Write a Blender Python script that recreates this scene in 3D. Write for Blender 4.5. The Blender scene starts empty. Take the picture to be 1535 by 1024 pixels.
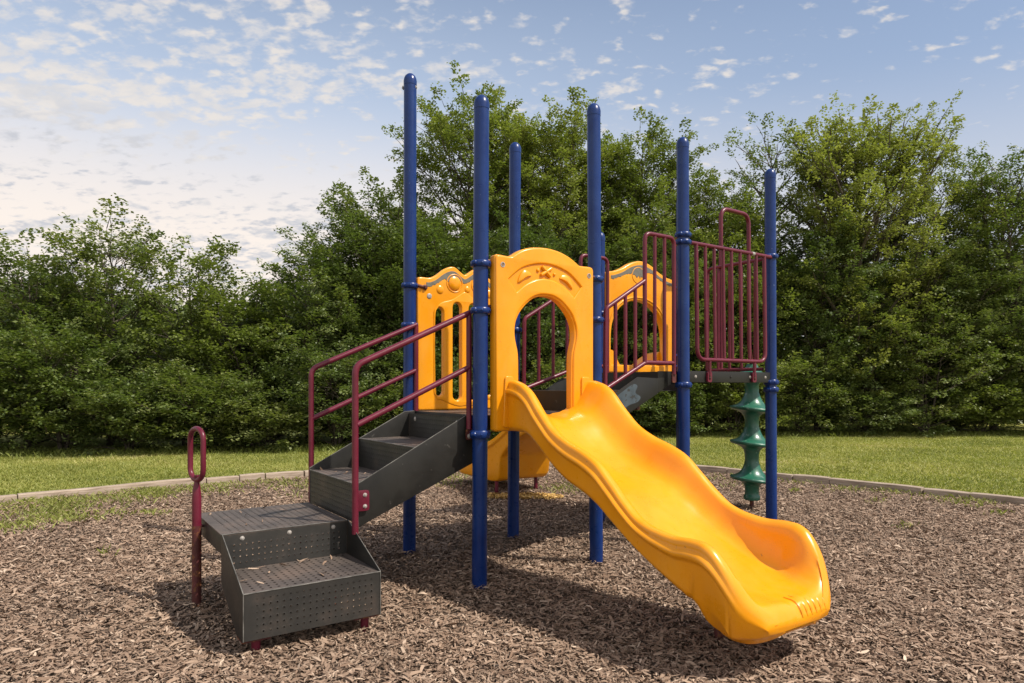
import bpy, bmesh, math, random
import numpy as np
from mathutils import Vector, Matrix
from math import sin, cos, pi, radians, sqrt, atan2

scene = bpy.context.scene
col = scene.collection
random.seed(7)

# ------------------------------------------------------------------ camera
F, U0, HOR, CAMZ = 1000.0, 767.5, 578.0, 1.18      # measured from the photograph (1535 px wide)
cam = bpy.data.cameras.new("camera")
cam.sensor_width = 36.0
cam.lens = 36.0 * F / 1535.0
cam.shift_y = (HOR - 512.0) / 1535.0
cam.clip_start = 0.05
cam.clip_end = 3000
camo = bpy.data.objects.new("camera", cam)
col.objects.link(camo)
camo.location = (0, 0, CAMZ)
camo.rotation_euler = (pi / 2, 0, 0)
scene.camera = camo

# structure frame: s runs along the front edge (right and away), t to the left and away
ORG = Vector((-0.190, 3.881, 0.0))
ANG = atan2(1.611, 2.326)

# ------------------------------------------------------------------ materials
def new_mat(name):
    m = bpy.data.materials.new(name)
    m.use_nodes = True
    nt = m.node_tree
    nt.nodes.clear()
    out = nt.nodes.new("ShaderNodeOutputMaterial")
    return m, nt, out

def N(nt, t, **kw):
    n = nt.nodes.new(t)
    for k, v in kw.items():
        if k in n.inputs.keys():
            n.inputs[k].default_value = v
        else:
            setattr(n, k, v)
    return n

def L(nt, a, ao, b, bi):
    nt.links.new(a.outputs[ao], b.inputs[bi])

def ramp(nt, stops, interp='LINEAR'):
    r = nt.nodes.new("ShaderNodeValToRGB")
    r.color_ramp.interpolation = interp
    els = r.color_ramp.elements
    while len(els) < len(stops):
        els.new(0.5)
    for e, (p, c) in zip(els, stops):
        e.position = p
        e.color = (c[0], c[1], c[2], 1)
    return r

def noise(nt, scale, detail=4, rough=0.55, coord=None, vec='Object'):
    tc = coord or nt.nodes.new("ShaderNodeTexCoord")
    n = nt.nodes.new("ShaderNodeTexNoise")
    n.inputs['Scale'].default_value = scale
    n.inputs['Detail'].default_value = detail
    n.inputs['Roughness'].default_value = rough
    nt.links.new(tc.outputs[vec], n.inputs['Vector'])
    return n

def paint(name, c1, c2, rough=0.4, rscale=6, bump=0.0, bscale=150, spec=0.5, spots=None, sss=0.0, coat=0.0, scr=None, dust=None):
    """a painted or moulded surface with slow colour change, worn roughness, small flaws"""
    m, nt, out = new_mat(name)
    b = N(nt, "ShaderNodeBsdfPrincipled")
    tc = nt.nodes.new("ShaderNodeTexCoord")
    n1 = noise(nt, rscale, 5, 0.6, tc)
    r = ramp(nt, [(0.3, c1), (0.7, c2)])
    L(nt, n1, 'Fac', r, 'Fac')
    last = r
    if spots:
        n2 = noise(nt, spots[0], 3, 0.6, tc)
        mr = ramp(nt, [(spots[1], (0, 0, 0)), (spots[1] + 0.03, (1, 1, 1))])
        L(nt, n2, 'Fac', mr, 'Fac')
        mx = N(nt, "ShaderNodeMix", data_type='RGBA')
        L(nt, mr, 'Color', mx, 0)
        L(nt, r, 'Color', mx, 6)
        mx.inputs[7].default_value = (*spots[2], 1)
        src = mx.outputs[2]
        if dust:                                       # faded and dusty patches with soft streaks
            mp = N(nt, "ShaderNodeMapping")
            mp.inputs['Scale'].default_value = (2.2, 1.0, 1.0)
            L(nt, tc, 'Object', mp, 'Vector')
            nd = N(nt, "ShaderNodeTexNoise", Scale=4.5, Detail=9.0, Roughness=0.72, Distortion=0.6)
            L(nt, mp, 'Vector', nd, 'Vector')
            md_ = N(nt, "ShaderNodeMapRange")
            md_.inputs['From Min'].default_value = 0.46
            md_.inputs['From Max'].default_value = 0.78
            md_.inputs['To Max'].default_value = dust[1]
            L(nt, nd, 'Fac', md_, 'Value')
            mx2 = N(nt, "ShaderNodeMix", data_type='RGBA')
            L(nt, md_, 'Result', mx2, 0)
            nt.links.new(src, mx2.inputs[6])
            mx2.inputs[7].default_value = (*dust[0], 1)
            src = mx2.outputs[2]
        nt.links.new(src, b.inputs['Base Color'])
    else:
        L(nt, last, 'Color', b, 'Base Color')
    n3 = noise(nt, rscale * 4, 4, 0.6, tc)
    rr = N(nt, "ShaderNodeMapRange")
    rr.inputs['To Min'].default_value = rough - 0.1
    rr.inputs['To Max'].default_value = rough + 0.14
    L(nt, n3, 'Fac', rr, 'Value')
    L(nt, rr, 'Result', b, 'Roughness')
    b.inputs['Specular IOR Level'].default_value = spec
    if coat:
        b.inputs['Coat Weight'].default_value = coat
        b.inputs['Coat Roughness'].default_value = 0.10
    if sss:
        b.inputs['Subsurface Weight'].default_value = sss
        b.inputs['Subsurface Radius'].default_value = (0.02, 0.008, 0.002)
        b.inputs['Subsurface Scale'].default_value = 0.5
    if bump:
        n4 = noise(nt, bscale, 3, 0.6, tc)
        bp = N(nt, "ShaderNodeBump", Strength=bump, Distance=0.004)
        L(nt, n4, 'Fac', bp, 'Height')
        L(nt, bp, 'Normal', b, 'Normal')
    L(nt, b, 'BSDF', out, 'Surface')
    return m

M = {}
M['yellow'] = paint("yellow_plastic", (0.72, 0.262, 0.002), (0.79, 0.310, 0.004), 0.28, 3.5, 0.05, 60, 0.36, sss=0.0, coat=0.16,
                    spots=(38, 0.715, (0.42, 0.17, 0.03)), dust=((0.72, 0.36, 0.06), 0.34))
M['blue'] = paint("blue_steel", (0.0028, 0.018, 0.105), (0.0048, 0.029, 0.150), 0.28, 5, 0.10, 40, 0.30, spots=(45, 0.725, (0.14, 0.19, 0.30)), dust=((0.035, 0.075, 0.20), 0.30))
M['maroon'] = paint("maroon_steel", (0.095, 0.007, 0.020), (0.135, 0.013, 0.030), 0.34, 7, 0.10, 70, 0.38, spots=(40, 0.70, (0.07, 0.02, 0.02)))
M['rusty'] = paint("rusty_maroon_steel", (0.05, 0.013, 0.010), (0.10, 0.022, 0.022), 0.55, 9, 0.2, 70, 0.4, spots=(26, 0.55, (0.14, 0.05, 0.02)))
M['black'] = paint("black_coated_sheet", (0.011, 0.0105, 0.0095), (0.020, 0.019, 0.0165), 0.45, 6, 0.08, 120, 0.34, spots=(22, 0.69, (0.05, 0.047, 0.042)))
M['edge'] = paint('worn_metal_edge', (0.035, 0.033, 0.030), (0.20, 0.19, 0.17), 0.5, 14)
M['green'] = paint("green_plastic", (0.008, 0.075, 0.044), (0.016, 0.125, 0.075), 0.30, 9, 0.06, 60, 0.5, spots=(26, 0.62, (0.10, 0.19, 0.15)), dust=((0.11, 0.20, 0.16), 0.5))
M['bolt'] = paint("zinc_bolt", (0.22, 0.20, 0.18), (0.40, 0.37, 0.34), 0.4, 80)
M['worn'] = paint("worn_grey_patch", (0.105, 0.100, 0.078), (0.16, 0.15, 0.12), 0.6, 30, 0.1, 80, spots=(60, 0.70, (0.55, 0.22, 0.02)))
M['scuff'] = paint("scuffed_blue_grey", (0.03, 0.045, 0.058), (0.065, 0.088, 0.105), 0.55, 16, 0.1, 90, spots=(24, 0.56, (0.024, 0.023, 0.021)))

def perforated(name='perforated_black_sheet', holes=True, brown=False):
    m, nt, out = new_mat(name)
    b = N(nt, "ShaderNodeBsdfPrincipled")
    tc = nt.nodes.new("ShaderNodeTexCoord")
    n1 = noise(nt, 5, 5, 0.65, tc)
    r = ramp(nt, [(0.3, (0.048, 0.040, 0.036)), (0.5, (0.085, 0.068, 0.058)), (0.72, (0.135, 0.098, 0.078))] if brown else [(0.3, (0.015, 0.0145, 0.0135)), (0.55, (0.027, 0.025, 0.022)), (0.75, (0.062, 0.047, 0.038))])
    L(nt, n1, 'Fac', r, 'Fac')
    L(nt, r, 'Color', b, 'Base Color')
    n3 = noise(nt, 30, 4, 0.6, tc)
    rr = N(nt, "ShaderNodeMapRange")
    rr.inputs['To Min'].default_value = 0.38
    rr.inputs['To Max'].default_value = 0.62
    L(nt, n3, 'Fac', rr, 'Value')
    L(nt, rr, 'Result', b, 'Roughness')
    if not holes:
        L(nt, b, 'BSDF', out, 'Surface')
        return m
    # hole pattern: distance to the nearest grid point in the plane of the sheet
    sc = N(nt, "ShaderNodeVectorMath", operation='MULTIPLY')
    sc.inputs[1].default_value = (1 / (0.036 if brown else 0.0295),) * 3
    L(nt, tc, 'Object', sc, 0)
    fr = N(nt, "ShaderNodeVectorMath", operation='FRACTION')
    L(nt, sc, 0, fr, 0)
    sb = N(nt, "ShaderNodeVectorMath", operation='SUBTRACT')
    sb.inputs[1].default_value = (0.5, 0.5, 0.5)
    L(nt, fr, 0, sb, 0)
    ab = N(nt, "ShaderNodeVectorMath", operation='ABSOLUTE')
    L(nt, tc, 'Normal', ab, 0)
    rd = N(nt, "ShaderNodeVectorMath", operation='SNAP')     # 0 in the sheet's plane, 1 along its normal
    ad = N(nt, "ShaderNodeVectorMath", operation='ADD')
    ad.inputs[1].default_value = (0.5, 0.5, 0.5)
    L(nt, ab, 0, ad, 0)
    rd.inputs[1].default_value = (1, 1, 1)
    L(nt, ad, 0, rd, 0)
    iv = N(nt, "ShaderNodeVectorMath", operation='SUBTRACT')
    iv.inputs[0].default_value = (1, 1, 1)
    L(nt, rd, 0, iv, 1)
    ml = N(nt, "ShaderNodeVectorMath", operation='MULTIPLY')
    L(nt, sb, 0, ml, 0)
    L(nt, iv, 0, ml, 1)
    ln = N(nt, "ShaderNodeVectorMath", operation='LENGTH')
    L(nt, ml, 0, ln, 0)
    # raised rim round every hole and the hole itself
    lt = N(nt, "ShaderNodeMath", operation='LESS_THAN')
    lt.inputs[1].default_value = 0.17 if brown else 0.125
    nt.links.new(ln.outputs['Value'], lt.inputs[0])
    hr = N(nt, "ShaderNodeMapRange")
    hr.inputs['From Min'].default_value = 0.125
    hr.inputs['From Max'].default_value = 0.30
    hr.inputs['To Min'].default_value = 1.0
    hr.inputs['To Max'].default_value = 0.0
    nt.links.new(ln.outputs['Value'], hr.inputs['Value'])
    bp = N(nt, "ShaderNodeBump", Strength=0.35, Distance=0.002)
    L(nt, hr, 'Result', bp, 'Height')
    L(nt, bp, 'Normal', b, 'Normal')
    tr = N(nt, "ShaderNodeBsdfTransparent")
    mx = N(nt, "ShaderNodeMixShader")
    L(nt, lt, 0, mx, 0)
    L(nt, b, 'BSDF', mx, 1)
    L(nt, tr, 0, mx, 2)
    L(nt, mx, 0, out, 'Surface')
    return m
M['perf'] = perforated()
M['sheet'] = perforated('plain_black_sheet', False)
M['tread'] = perforated('worn_perforated_tread', True, True)
M['tread_edge'] = perforated('worn_tread_edge', False, True)

def attr_mat(name, stops, rough=0.7, transl=0.0, tcol=None, nscale=None, spec=0.3, bump=0.0):
    m, nt, out = new_mat(name)
    b = N(nt, "ShaderNodeBsdfPrincipled")
    a = N(nt, "ShaderNodeAttribute", attribute_name="tint")
    r = ramp(nt, stops)
    L(nt, a, 'Fac', r, 'Fac')
    src = r
    if nscale:
        n = noise(nt, nscale, 3, 0.6)
        hs = N(nt, "ShaderNodeHueSaturation")
        mr = N(nt, "ShaderNodeMapRange")
        mr.inputs['From Min'].default_value = 0.3
        mr.inputs['From Max'].default_value = 0.7
        mr.inputs['To Min'].default_value = 0.86
        mr.inputs['To Max'].default_value = 1.14
        L(nt, n, 'Fac', mr, 'Value')
        L(nt, mr, 'Result', hs, 'Value')
        L(nt, r, 'Color', hs, 'Color')
        src = hs
    L(nt, src, 'Color', b, 'Base Color')
    b.inputs['Roughness'].default_value = rough
    b.inputs['Specular IOR Level'].default_value = spec
    if bump:
        nb = noise(nt, 130, 4, 0.7)
        bp = N(nt, "ShaderNodeBump", Strength=bump, Distance=0.004)
        L(nt, nb, 'Fac', bp, 'Height')
        L(nt, bp, 'Normal', b, 'Normal')
    if transl:
        t = N(nt, "ShaderNodeBsdfTranslucent")
        mxc = N(nt, "ShaderNodeMix", data_type='RGBA', blend_type='MULTIPLY')
        mxc.inputs[0].default_value = 1.0
        L(nt, src, 'Color', mxc, 6)
        mxc.inputs[7].default_value = (*(tcol or (1.5, 1.7, 0.7)), 1)
        nt.links.new(mxc.outputs[2], t.inputs['Color'])
        ms = N(nt, "ShaderNodeMixShader")
        ms.inputs[0].default_value = transl
        L(nt, b, 'BSDF', ms, 1)
        L(nt, t, 0, ms, 2)
        L(nt, ms, 0, out, 'Surface')
    else:
        L(nt, b, 'BSDF', out, 'Surface')
    return m

M['leaf_a'] = attr_mat("leaves_yellow_green", [(0, (0.096, 0.126, 0.030)), (0.5, (0.167, 0.201, 0.050)), (1, (0.267, 0.281, 0.086))], 0.5, 0.30, spec=0.35)
M['leaf_b'] = attr_mat("leaves_mid_green", [(0, (0.079, 0.114, 0.031)), (0.5, (0.138, 0.173, 0.049)), (1, (0.225, 0.234, 0.076))], 0.5, 0.28, spec=0.35)
M['leaf_c'] = attr_mat("leaves_deep_green", [(0, (0.068, 0.100, 0.030)), (0.5, (0.113, 0.151, 0.047)), (1, (0.185, 0.204, 0.072))], 0.48, 0.26, spec=0.4)
M['chip'] = attr_mat("wood_chips", [(0, (0.128, 0.080, 0.054)), (0.35, (0.232, 0.158, 0.111)), (0.7, (0.335, 0.241, 0.175)), (1, (0.55, 0.43, 0.325))], 0.85, nscale=1.6, spec=0.2, bump=0.3)
M['ychip'] = attr_mat("yellow_chips", [(0, (0.26, 0.155, 0.05)), (0.5, (0.50, 0.31, 0.09)), (1, (0.70, 0.47, 0.18))], 0.8, spec=0.2)
M['grass'] = attr_mat("grass_blades", [(0, (0.140, 0.168, 0.034)), (0.5, (0.235, 0.250, 0.062)), (0.85, (0.33, 0.32, 0.10)), (1, (0.43, 0.37, 0.17))], 0.55, 0.25, nscale=0.9, spec=0.3)
M['bark'] = paint("bark", (0.055, 0.045, 0.034), (0.12, 0.10, 0.08), 0.85, 12, 0.6, 30, 0.2)

def ground_mat(name, stops, scale, bump, bscale, extra=None):
    m, nt, out = new_mat(name)
    b = N(nt, "ShaderNodeBsdfPrincipled", Roughness=0.9)
    b.inputs['Specular IOR Level'].default_value = 0.2
    tc = nt.nodes.new("ShaderNodeTexCoord")
    n = noise(nt, scale, 8, 0.7, tc)
    r = ramp(nt, stops)
    L(nt, n, 'Fac', r, 'Fac')
    L(nt, r, 'Color', b, 'Base Color')
    n2 = noise(nt, bscale, 6, 0.7, tc)
    bp = N(nt, "ShaderNodeBump", Strength=bump, Distance=0.03)
    L(nt, n2, 'Fac', bp, 'Height')
    L(nt, bp, 'Normal', b, 'Normal')
    L(nt, b, 'BSDF', out, 'Surface')
    return m
M['lawn'] = ground_mat("lawn_soil_and_thatch", [(0.25, (0.14, 0.155, 0.03)), (0.5, (0.225, 0.225, 0.05)), (0.75, (0.31, 0.28, 0.085))], 14, 0.6, 40)
M['mulch'] = ground_mat("fine_mulch", [(0.25, (0.045, 0.032, 0.024)), (0.5, (0.12, 0.086, 0.064)), (0.75, (0.23, 0.17, 0.125))], 55, 0.9, 60)

def timber_mat():
    m, nt, out = new_mat("weathered_timber")
    b = N(nt, "ShaderNodeBsdfPrincipled", Roughness=0.85)
    tc = nt.nodes.new("ShaderNodeTexCoord")
    mp = N(nt, "ShaderNodeMapping")
    mp.inputs['Scale'].default_value = (2.0, 30, 30)
    L(nt, tc, 'Object', mp, 'Vector')
    n = N(nt, "ShaderNodeTexNoise", Scale=2.0, Detail=8.0, Roughness=0.7)
    L(nt, mp, 'Vector', n, 'Vector')
    r = ramp(nt, [(0.3, (0.15, 0.105, 0.075)), (0.5, (0.32, 0.25, 0.19)), (0.72, (0.48, 0.395, 0.315))])
    L(nt, n, 'Fac', r, 'Fac')
    L(nt, r, 'Color', b, 'Base Color')
    bp = N(nt, "ShaderNodeBump", Strength=0.5, Distance=0.006)
    L(nt, n, 'Fac', bp, 'Height')
    L(nt, bp, 'Normal', b, 'Normal')
    L(nt, b, 'BSDF', out, 'Surface')
    return m
M['timber'] = timber_mat()

# ------------------------------------------------------------------ mesh helpers
def fillet(pts, r, n=6):
    """round the inner corners of a 3-D polyline"""
    pts = [Vector(p) for p in pts]
    out = [pts[0]]
    for i in range(1, len(pts) - 1):
        a, p, b = pts[i - 1], pts[i], pts[i + 1]
        da, db = (a - p), (b - p)
        la, lb = da.length, db.length
        da.normalize(); db.normalize()
        ang = da.angle(db)
        if ang > pi - 0.05:
            out.append(p); continue
        d = min(r / math.tan(ang / 2), la * 0.48, lb * 0.48)
        p0, p1 = p + da * d, p + db * d
        for k in range(n + 1):
            u = k / n
            out.append(p0 * (1 - u) ** 2 + p * 2 * u * (1 - u) + p1 * u * u)
    out.append(pts[-1])
    return out

class MB:
    def __init__(self):
        self.v, self.f = [], []
    def add(self, vs, fs):
        o = len(self.v)
        self.v += [tuple(v) for v in vs]
        self.f += [tuple(i + o for i in f) for f in fs]
        return self
    def tube(self, pts, r, seg=12, closed=False, cap=True):
        pts = [Vector(p) for p in pts]
        n = len(pts)
        rs = r if isinstance(r, (list, tuple)) else [r] * n
        vs, fs = [], []
        up = None
        for i, p in enumerate(pts):
            if closed:
                d = pts[(i + 1) % n] - pts[i - 1]
            else:
                d = pts[min(i + 1, n - 1)] - pts[max(i - 1, 0)]
            d.normalize()
            if up is None:
                ref = Vector((0, 0, 1)) if abs(d.z) < 0.9 else Vector((1, 0, 0))
                up = (ref - d * ref.dot(d)).normalized()
            else:
                up = (up - d * up.dot(d)).normalized()
            side = d.cross(up)
            for k in range(seg):
                a = 2 * pi * k / seg
                vs.append(p + (up * cos(a) + side * sin(a)) * rs[i])
        m = n if closed else n - 1
        for i in range(m):
            j = (i + 1) % n
            for k in range(seg):
                k2 = (k + 1) % seg
                fs.append((i * seg + k, i * seg + k2, j * seg + k2, j * seg + k))
        if cap and not closed:
            fs.append(tuple(range(seg - 1, -1, -1)))
            fs.append(tuple((n - 1) * seg + k for k in range(seg)))
        return self.add(vs, fs)
    def lathe(self, prof, c=(0, 0, 0), seg=24, axis=None):
        """prof: (radius, height) pairs from bottom to top, about axis (default z)"""
        q = Vector((0, 0, 1)).rotation_difference(Vector(axis)) if axis else None
        vs, fs = [], []
        c = Vector(c)
        for r, h in prof:
            for k in range(seg):
                a = 2 * pi * k / seg
                p = Vector((r * cos(a), r * sin(a), h))
                if q: p = q @ p
                vs.append(c + p)
        for i in range(len(prof) - 1):
            for k in range(seg):
                k2 = (k + 1) % seg
                fs.append((i * seg + k, i * seg + k2, (i + 1) * seg + k2, (i + 1) * seg + k))
        fs.append(tuple(range(seg - 1, -1, -1)))
        fs.append(tuple((len(prof) - 1) * seg + k for k in range(seg)))
        return self.add(vs, fs)
    def box(self, lo, hi):
        x0, y0, z0 = lo; x1, y1, z1 = hi
        vs = [(x0, y0, z0), (x1, y0, z0), (x1, y1, z0), (x0, y1, z0), (x0, y0, z1), (x1, y0, z1), (x1, y1, z1), (x0, y1, z1)]
        return self.add(vs, [(0, 3, 2, 1), (4, 5, 6, 7), (0, 1, 5, 4), (1, 2, 6, 5), (2, 3, 7, 6), (3, 0, 4, 7)])
    def prism(self, poly, axis, o0, o1):
        """poly in the two other axes, extruded from o0 to o1 along axis (0=s,1=t,2=z)"""
        def P(a, b, o):
            return {0: (o, a, b), 1: (a, o, b), 2: (a, b, o)}[axis]
        n = len(poly)
        vs = [P(a, b, o0) for a, b in poly] + [P(a, b, o1) for a, b in poly]
        fs = [tuple(range(n - 1, -1, -1)), tuple(range(n, 2 * n))]
        for i in range(n):
            j = (i + 1) % n
            fs.append((i, j, n + j, n + i))
        return self.add(vs, fs)
    def mesh(self, name, angle=40, bevel=0.0):
        me = bpy.data.meshes.new(name)
        me.from_pydata(self.v, [], self.f)
        bm = bmesh.new(); bm.from_mesh(me)
        bmesh.ops.recalc_face_normals(bm, faces=bm.faces)
        if bevel:
            es = [e for e in bm.edges if len(e.link_faces) == 2 and e.calc_face_angle(0) > radians(30)]
            bmesh.ops.bevel(bm, geom=es, offset=bevel, segments=2, affect='EDGES', profile=0.6)
        bm.to_mesh(me); bm.free()
        smooth(me, angle)
        return me
    def build(self, name, mat, parent=None, angle=40, bevel=0.0):
        me = self.mesh(name, angle, bevel)
        me.materials.append(M[mat])
        o = bpy.data.objects.new(name, me)
        col.objects.link(o)
        if parent: o.parent = parent
        return o

def sheet(name, axis, o0, o1, a0, a1, b0, b1, ma, mb_, parent, mats=('perf', 'sheet')):
    """thin sheet with perforations that stop short of its edges (a, b: the two other axes)"""
    def bx(x0, x1, y0, y1):
        lo = {0: (o0, x0, y0), 1: (x0, o0, y0), 2: (x0, y0, o0)}[axis]
        hi = {0: (o1, x1, y1), 1: (x1, o1, y1), 2: (x1, y1, o1)}[axis]
        return lo, hi
    m = MB()
    m.box(*bx(a0 + ma[0], a1 - ma[1], b0 + mb_[0], b1 - mb_[1]))
    for r in ((a0, a0 + ma[0], b0, b1), (a1 - ma[1], a1, b0, b1), (a0 + ma[0], a1 - ma[1], b0, b0 + mb_[0]), (a0 + ma[0], a1 - ma[1], b1 - mb_[1], b1)):
        m.box(*bx(*r))
    me = m.mesh(name, 30)
    me.materials.append(M[mats[0]]); me.materials.append(M[mats[1]])
    for i, p in enumerate(me.polygons):
        p.material_index = 0 if i < 6 else 1
    o = bpy.data.objects.new(name, me)
    col.objects.link(o); o.parent = parent
    return o

def smooth(me, angle=40):
    me.polygons.foreach_set('use_smooth', [True] * len(me.polygons))
    me.set_sharp_from_angle(angle=radians(angle))

def tag(o, label=None, cat=None, group=None, kind=None):
    if label: o['label'] = label
    if cat: o['category'] = cat
    if group: o['group'] = group
    if kind: o['kind'] = kind
    return o

def np_mesh(name, V, faces4, tint, mat, parent=None):
    """big quad soup from numpy arrays; tint is one value per face"""
    me = bpy.data.meshes.new(name)
    nv, nf = len(V), len(faces4)
    me.vertices.add(nv)
    me.vertices.foreach_set('co', np.ascontiguousarray(V, dtype=np.float32).ravel())
    me.loops.add(nf * 4)
    me.loops.foreach_set('vertex_index', np.ascontiguousarray(faces4, dtype=np.int32).ravel())
    me.polygons.add(nf)
    me.polygons.foreach_set('loop_start', np.arange(0, nf * 4, 4, dtype=np.int32))
    me.update(calc_edges=True)
    a = me.attributes.new('tint', 'FLOAT', 'FACE')
    a.data.foreach_set('value', np.ascontiguousarray(tint, dtype=np.float32))
    me.materials.append(M[mat])
    o = bpy.data.objects.new(name, me)
    col.objects.link(o)
    if parent: o.parent = parent
    return o

def panel_mesh(name, outlines, thick, bev, t0, mat, parent, res=3):
    """closed outlines (first outer, others holes) in (s,z), given thickness along t and a rounded edge"""
    cu = bpy.data.curves.new(name, 'CURVE')
    cu.dimensions = '2D'
    cu.fill_mode = 'BOTH'
    cu.extrude = thick / 2 - bev
    cu.bevel_depth = bev
    cu.bevel_resolution = res
    cu.offset = -bev
    for pts in outlines:
        sp = cu.splines.new('POLY')
        sp.points.add(len(pts) - 1)
        for p, (a, b) in zip(sp.points, pts):
            p.co = (a, b, 0, 1)
        sp.use_cyclic_u = True
    tmp = bpy.data.objects.new(name, cu)
    col.objects.link(tmp)
    dg = bpy.context.evaluated_depsgraph_get()
    me = bpy.data.meshes.new_from_object(tmp.evaluated_get(dg))
    bpy.data.objects.remove(tmp)
    for v in me.vertices:
        x, y, z = v.co
        v.co = (x, t0 - z, y)
    bm = bmesh.new(); bm.from_mesh(me)
    bmesh.ops.remove_doubles(bm, verts=bm.verts, dist=1e-5)
    bmesh.ops.recalc_face_normals(bm, faces=bm.faces)
    bm.to_mesh(me); bm.free()
    smooth(me, 38)
    me.materials.clear()
    me.materials.append(M[mat])
    me.name = name
    o = bpy.data.objects.new(name, me)
    col.objects.link(o)
    o.parent = parent
    return o

def catmull(pts, n=6, closed=False):
    P = [Vector((p[0], p[1])) for p in pts]
    out = []
    m = len(P)
    for i in range(m if closed else m - 1):
        p0 = P[i - 1] if (i > 0 or closed) else P[0]
        p1, p2 = P[i], P[(i + 1) % m]
        p3 = P[(i + 2) % m] if (closed or i + 2 < m) else P[-1]
        for k in range(n):
            u = k / n
            q = 0.5 * ((2 * p1) + (-p0 + p2) * u + (2 * p0 - 5 * p1 + 4 * p2 - p3) * u * u + (-p0 + 3 * p1 - 3 * p2 + p3) * u ** 3)
            out.append((q.x, q.y))
    if not closed: out.append((P[-1].x, P[-1].y))
    return out

def rpoly(pts, r, n=5):
    """closed 2-D polygon with filleted corners"""
    P = [Vector((a, b, 0)) for a, b in pts]
    out = []
    m = len(P)
    for i in range(m):
        a, p, b = P[i - 1], P[i], P[(i + 1) % m]
        da, db = (a - p), (b - p)
        la, lb = da.length, db.length
        da.normalize(); db.normalize()
        ang = da.angle(db)
        d = min(r / math.tan(ang / 2), la * 0.45, lb * 0.45)
        p0, p1 = p + da * d, p + db * d
        for k in range(n + 1):
            u = k / n
            q = p0 * (1 - u) ** 2 + p * 2 * u * (1 - u) + p1 * u * u
            out.append((q.x, q.y))
    return out

# ================================================================== the play structure
PS = bpy.data.objects.new("play_structure", None)
col.objects.link(PS)
PS.location = ORG
PS.rotation_euler = (0, 0, ANG)
tag(PS, "playground climbing structure with blue posts, yellow slides and black steps on the wood chips", "play structure")
ROOT = PS

def bolt(parent, p, axis, r=0.009, h=0.007, mat='bolt'):
    return MB().lathe([(r * 1.5, 0), (r * 1.5, h * 0.25), (r, h * 0.35), (r * 0.92, h * 0.8), (r * 0.6, h)], p, 12, axis).build('bolt', mat, parent)

PR = 0.0445                                            # post radius
ZC = CAMZ
def zpx(v, d): return ZC + (HOR - v) * d / 1000.0
#        s      t     top   lean(px)  base depth, clamp rows (photo y)
posts = [(0.020, 0.960, 3.37, 1.3, 4.69, [(429, 1), (488, 1)]),
         (0.000, 0.000, 2.87, 3.4, 3.88, [(396, 1), (466, 1), (651, 1.25)]),
         (0.890, 0.935, 3.06, 3.0, 5.16, [(495, 1)]),
         (0.907, 0.000, 3.04, -4.0, 4.40, [(419, 1), (480, 1)]),
         (1.763, 0.000, 3.00, -2.0, 4.89, [(353, 1), (364, 1), (577, 1.1)]),
         (2.829, 0.000, 2.965, -2.0, 5.49, [(385, 1), (573, 1.1), (584, 1.1)]),
         (1.822, 0.975, 2.50, 0, 5.71, [(470, 1)]),
         (2.820, 0.950, 2.94, 0, 6.27, [(470, 1)])]
for (s, t, top, lean, d, rows) in posts:
    dx = lean * d / 1000.0
    def ax(z, s=s, t=t, dx=dx, top=top):
        k = z / top * dx
        return (s + k * cos(ANG), t - k * sin(ANG), z)
    mb = MB()
    zs = [-0.05, 0.0, top * 0.3, top * 0.6, top - 0.05]
    mb.tube([ax(z) for z in zs], PR, 28)
    post = mb.build('post', 'blue', PS)
    a = ax(top - 0.05)
    MB().lathe([(PR + 0.0015, -0.035), (PR + 0.002, -0.004), (PR + 0.0005, 0.004), (PR * 0.93, 0.018), (PR * 0.76, 0.032), (PR * 0.45, 0.044), (PR * 0.15, 0.048)], a, 28).build('post_cap', 'blue', post)
    for (v, w) in rows:
        z = zpx(v, d)
        p = ax(z)
        h = 0.019 * w
        mb = MB().lathe([(PR + 0.001, -h), (PR + 0.010, -h * 0.95), (PR + 0.0155, -h * 0.6), (PR + 0.0165, 0), (PR + 0.0155, h * 0.6), (PR + 0.010, h * 0.95), (PR + 0.001, h)], p, 28)
        for q in (0.35, 0.35 + pi):                      # the two flanges that the halves are bolted by
            c, n_ = cos(q), sin(q)
            b0 = Vector(p) + Vector((c, n_, 0)) * (PR + 0.012)
            mb.lathe([(0.010, -0.017), (0.0155, -0.012), (0.0155, 0.012), (0.010, 0.017)], b0, 12, (-n_, c, 0))
        clamp = mb.build('clamp', 'blue', post)
        for q in (-1.1, -2.0):
            c, n_ = cos(q), sin(q)
            bolt(clamp, Vector(p) + Vector((c, n_, 0)) * (PR + 0.014), (c, n_, 0), 0.0065, 0.007, 'blue')
# two bolt ends just under the cap of the tall post
tall = [o for o in PS.children if o.name.startswith('post')][0]
for a in (pi * 0.78, -pi * 0.22):
    bolt(tall, (0.02 + cos(a) * PR, 0.96 + sin(a) * PR - 0.003, 3.27), (cos(a), sin(a), 0), 0.010, 0.009)

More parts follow.
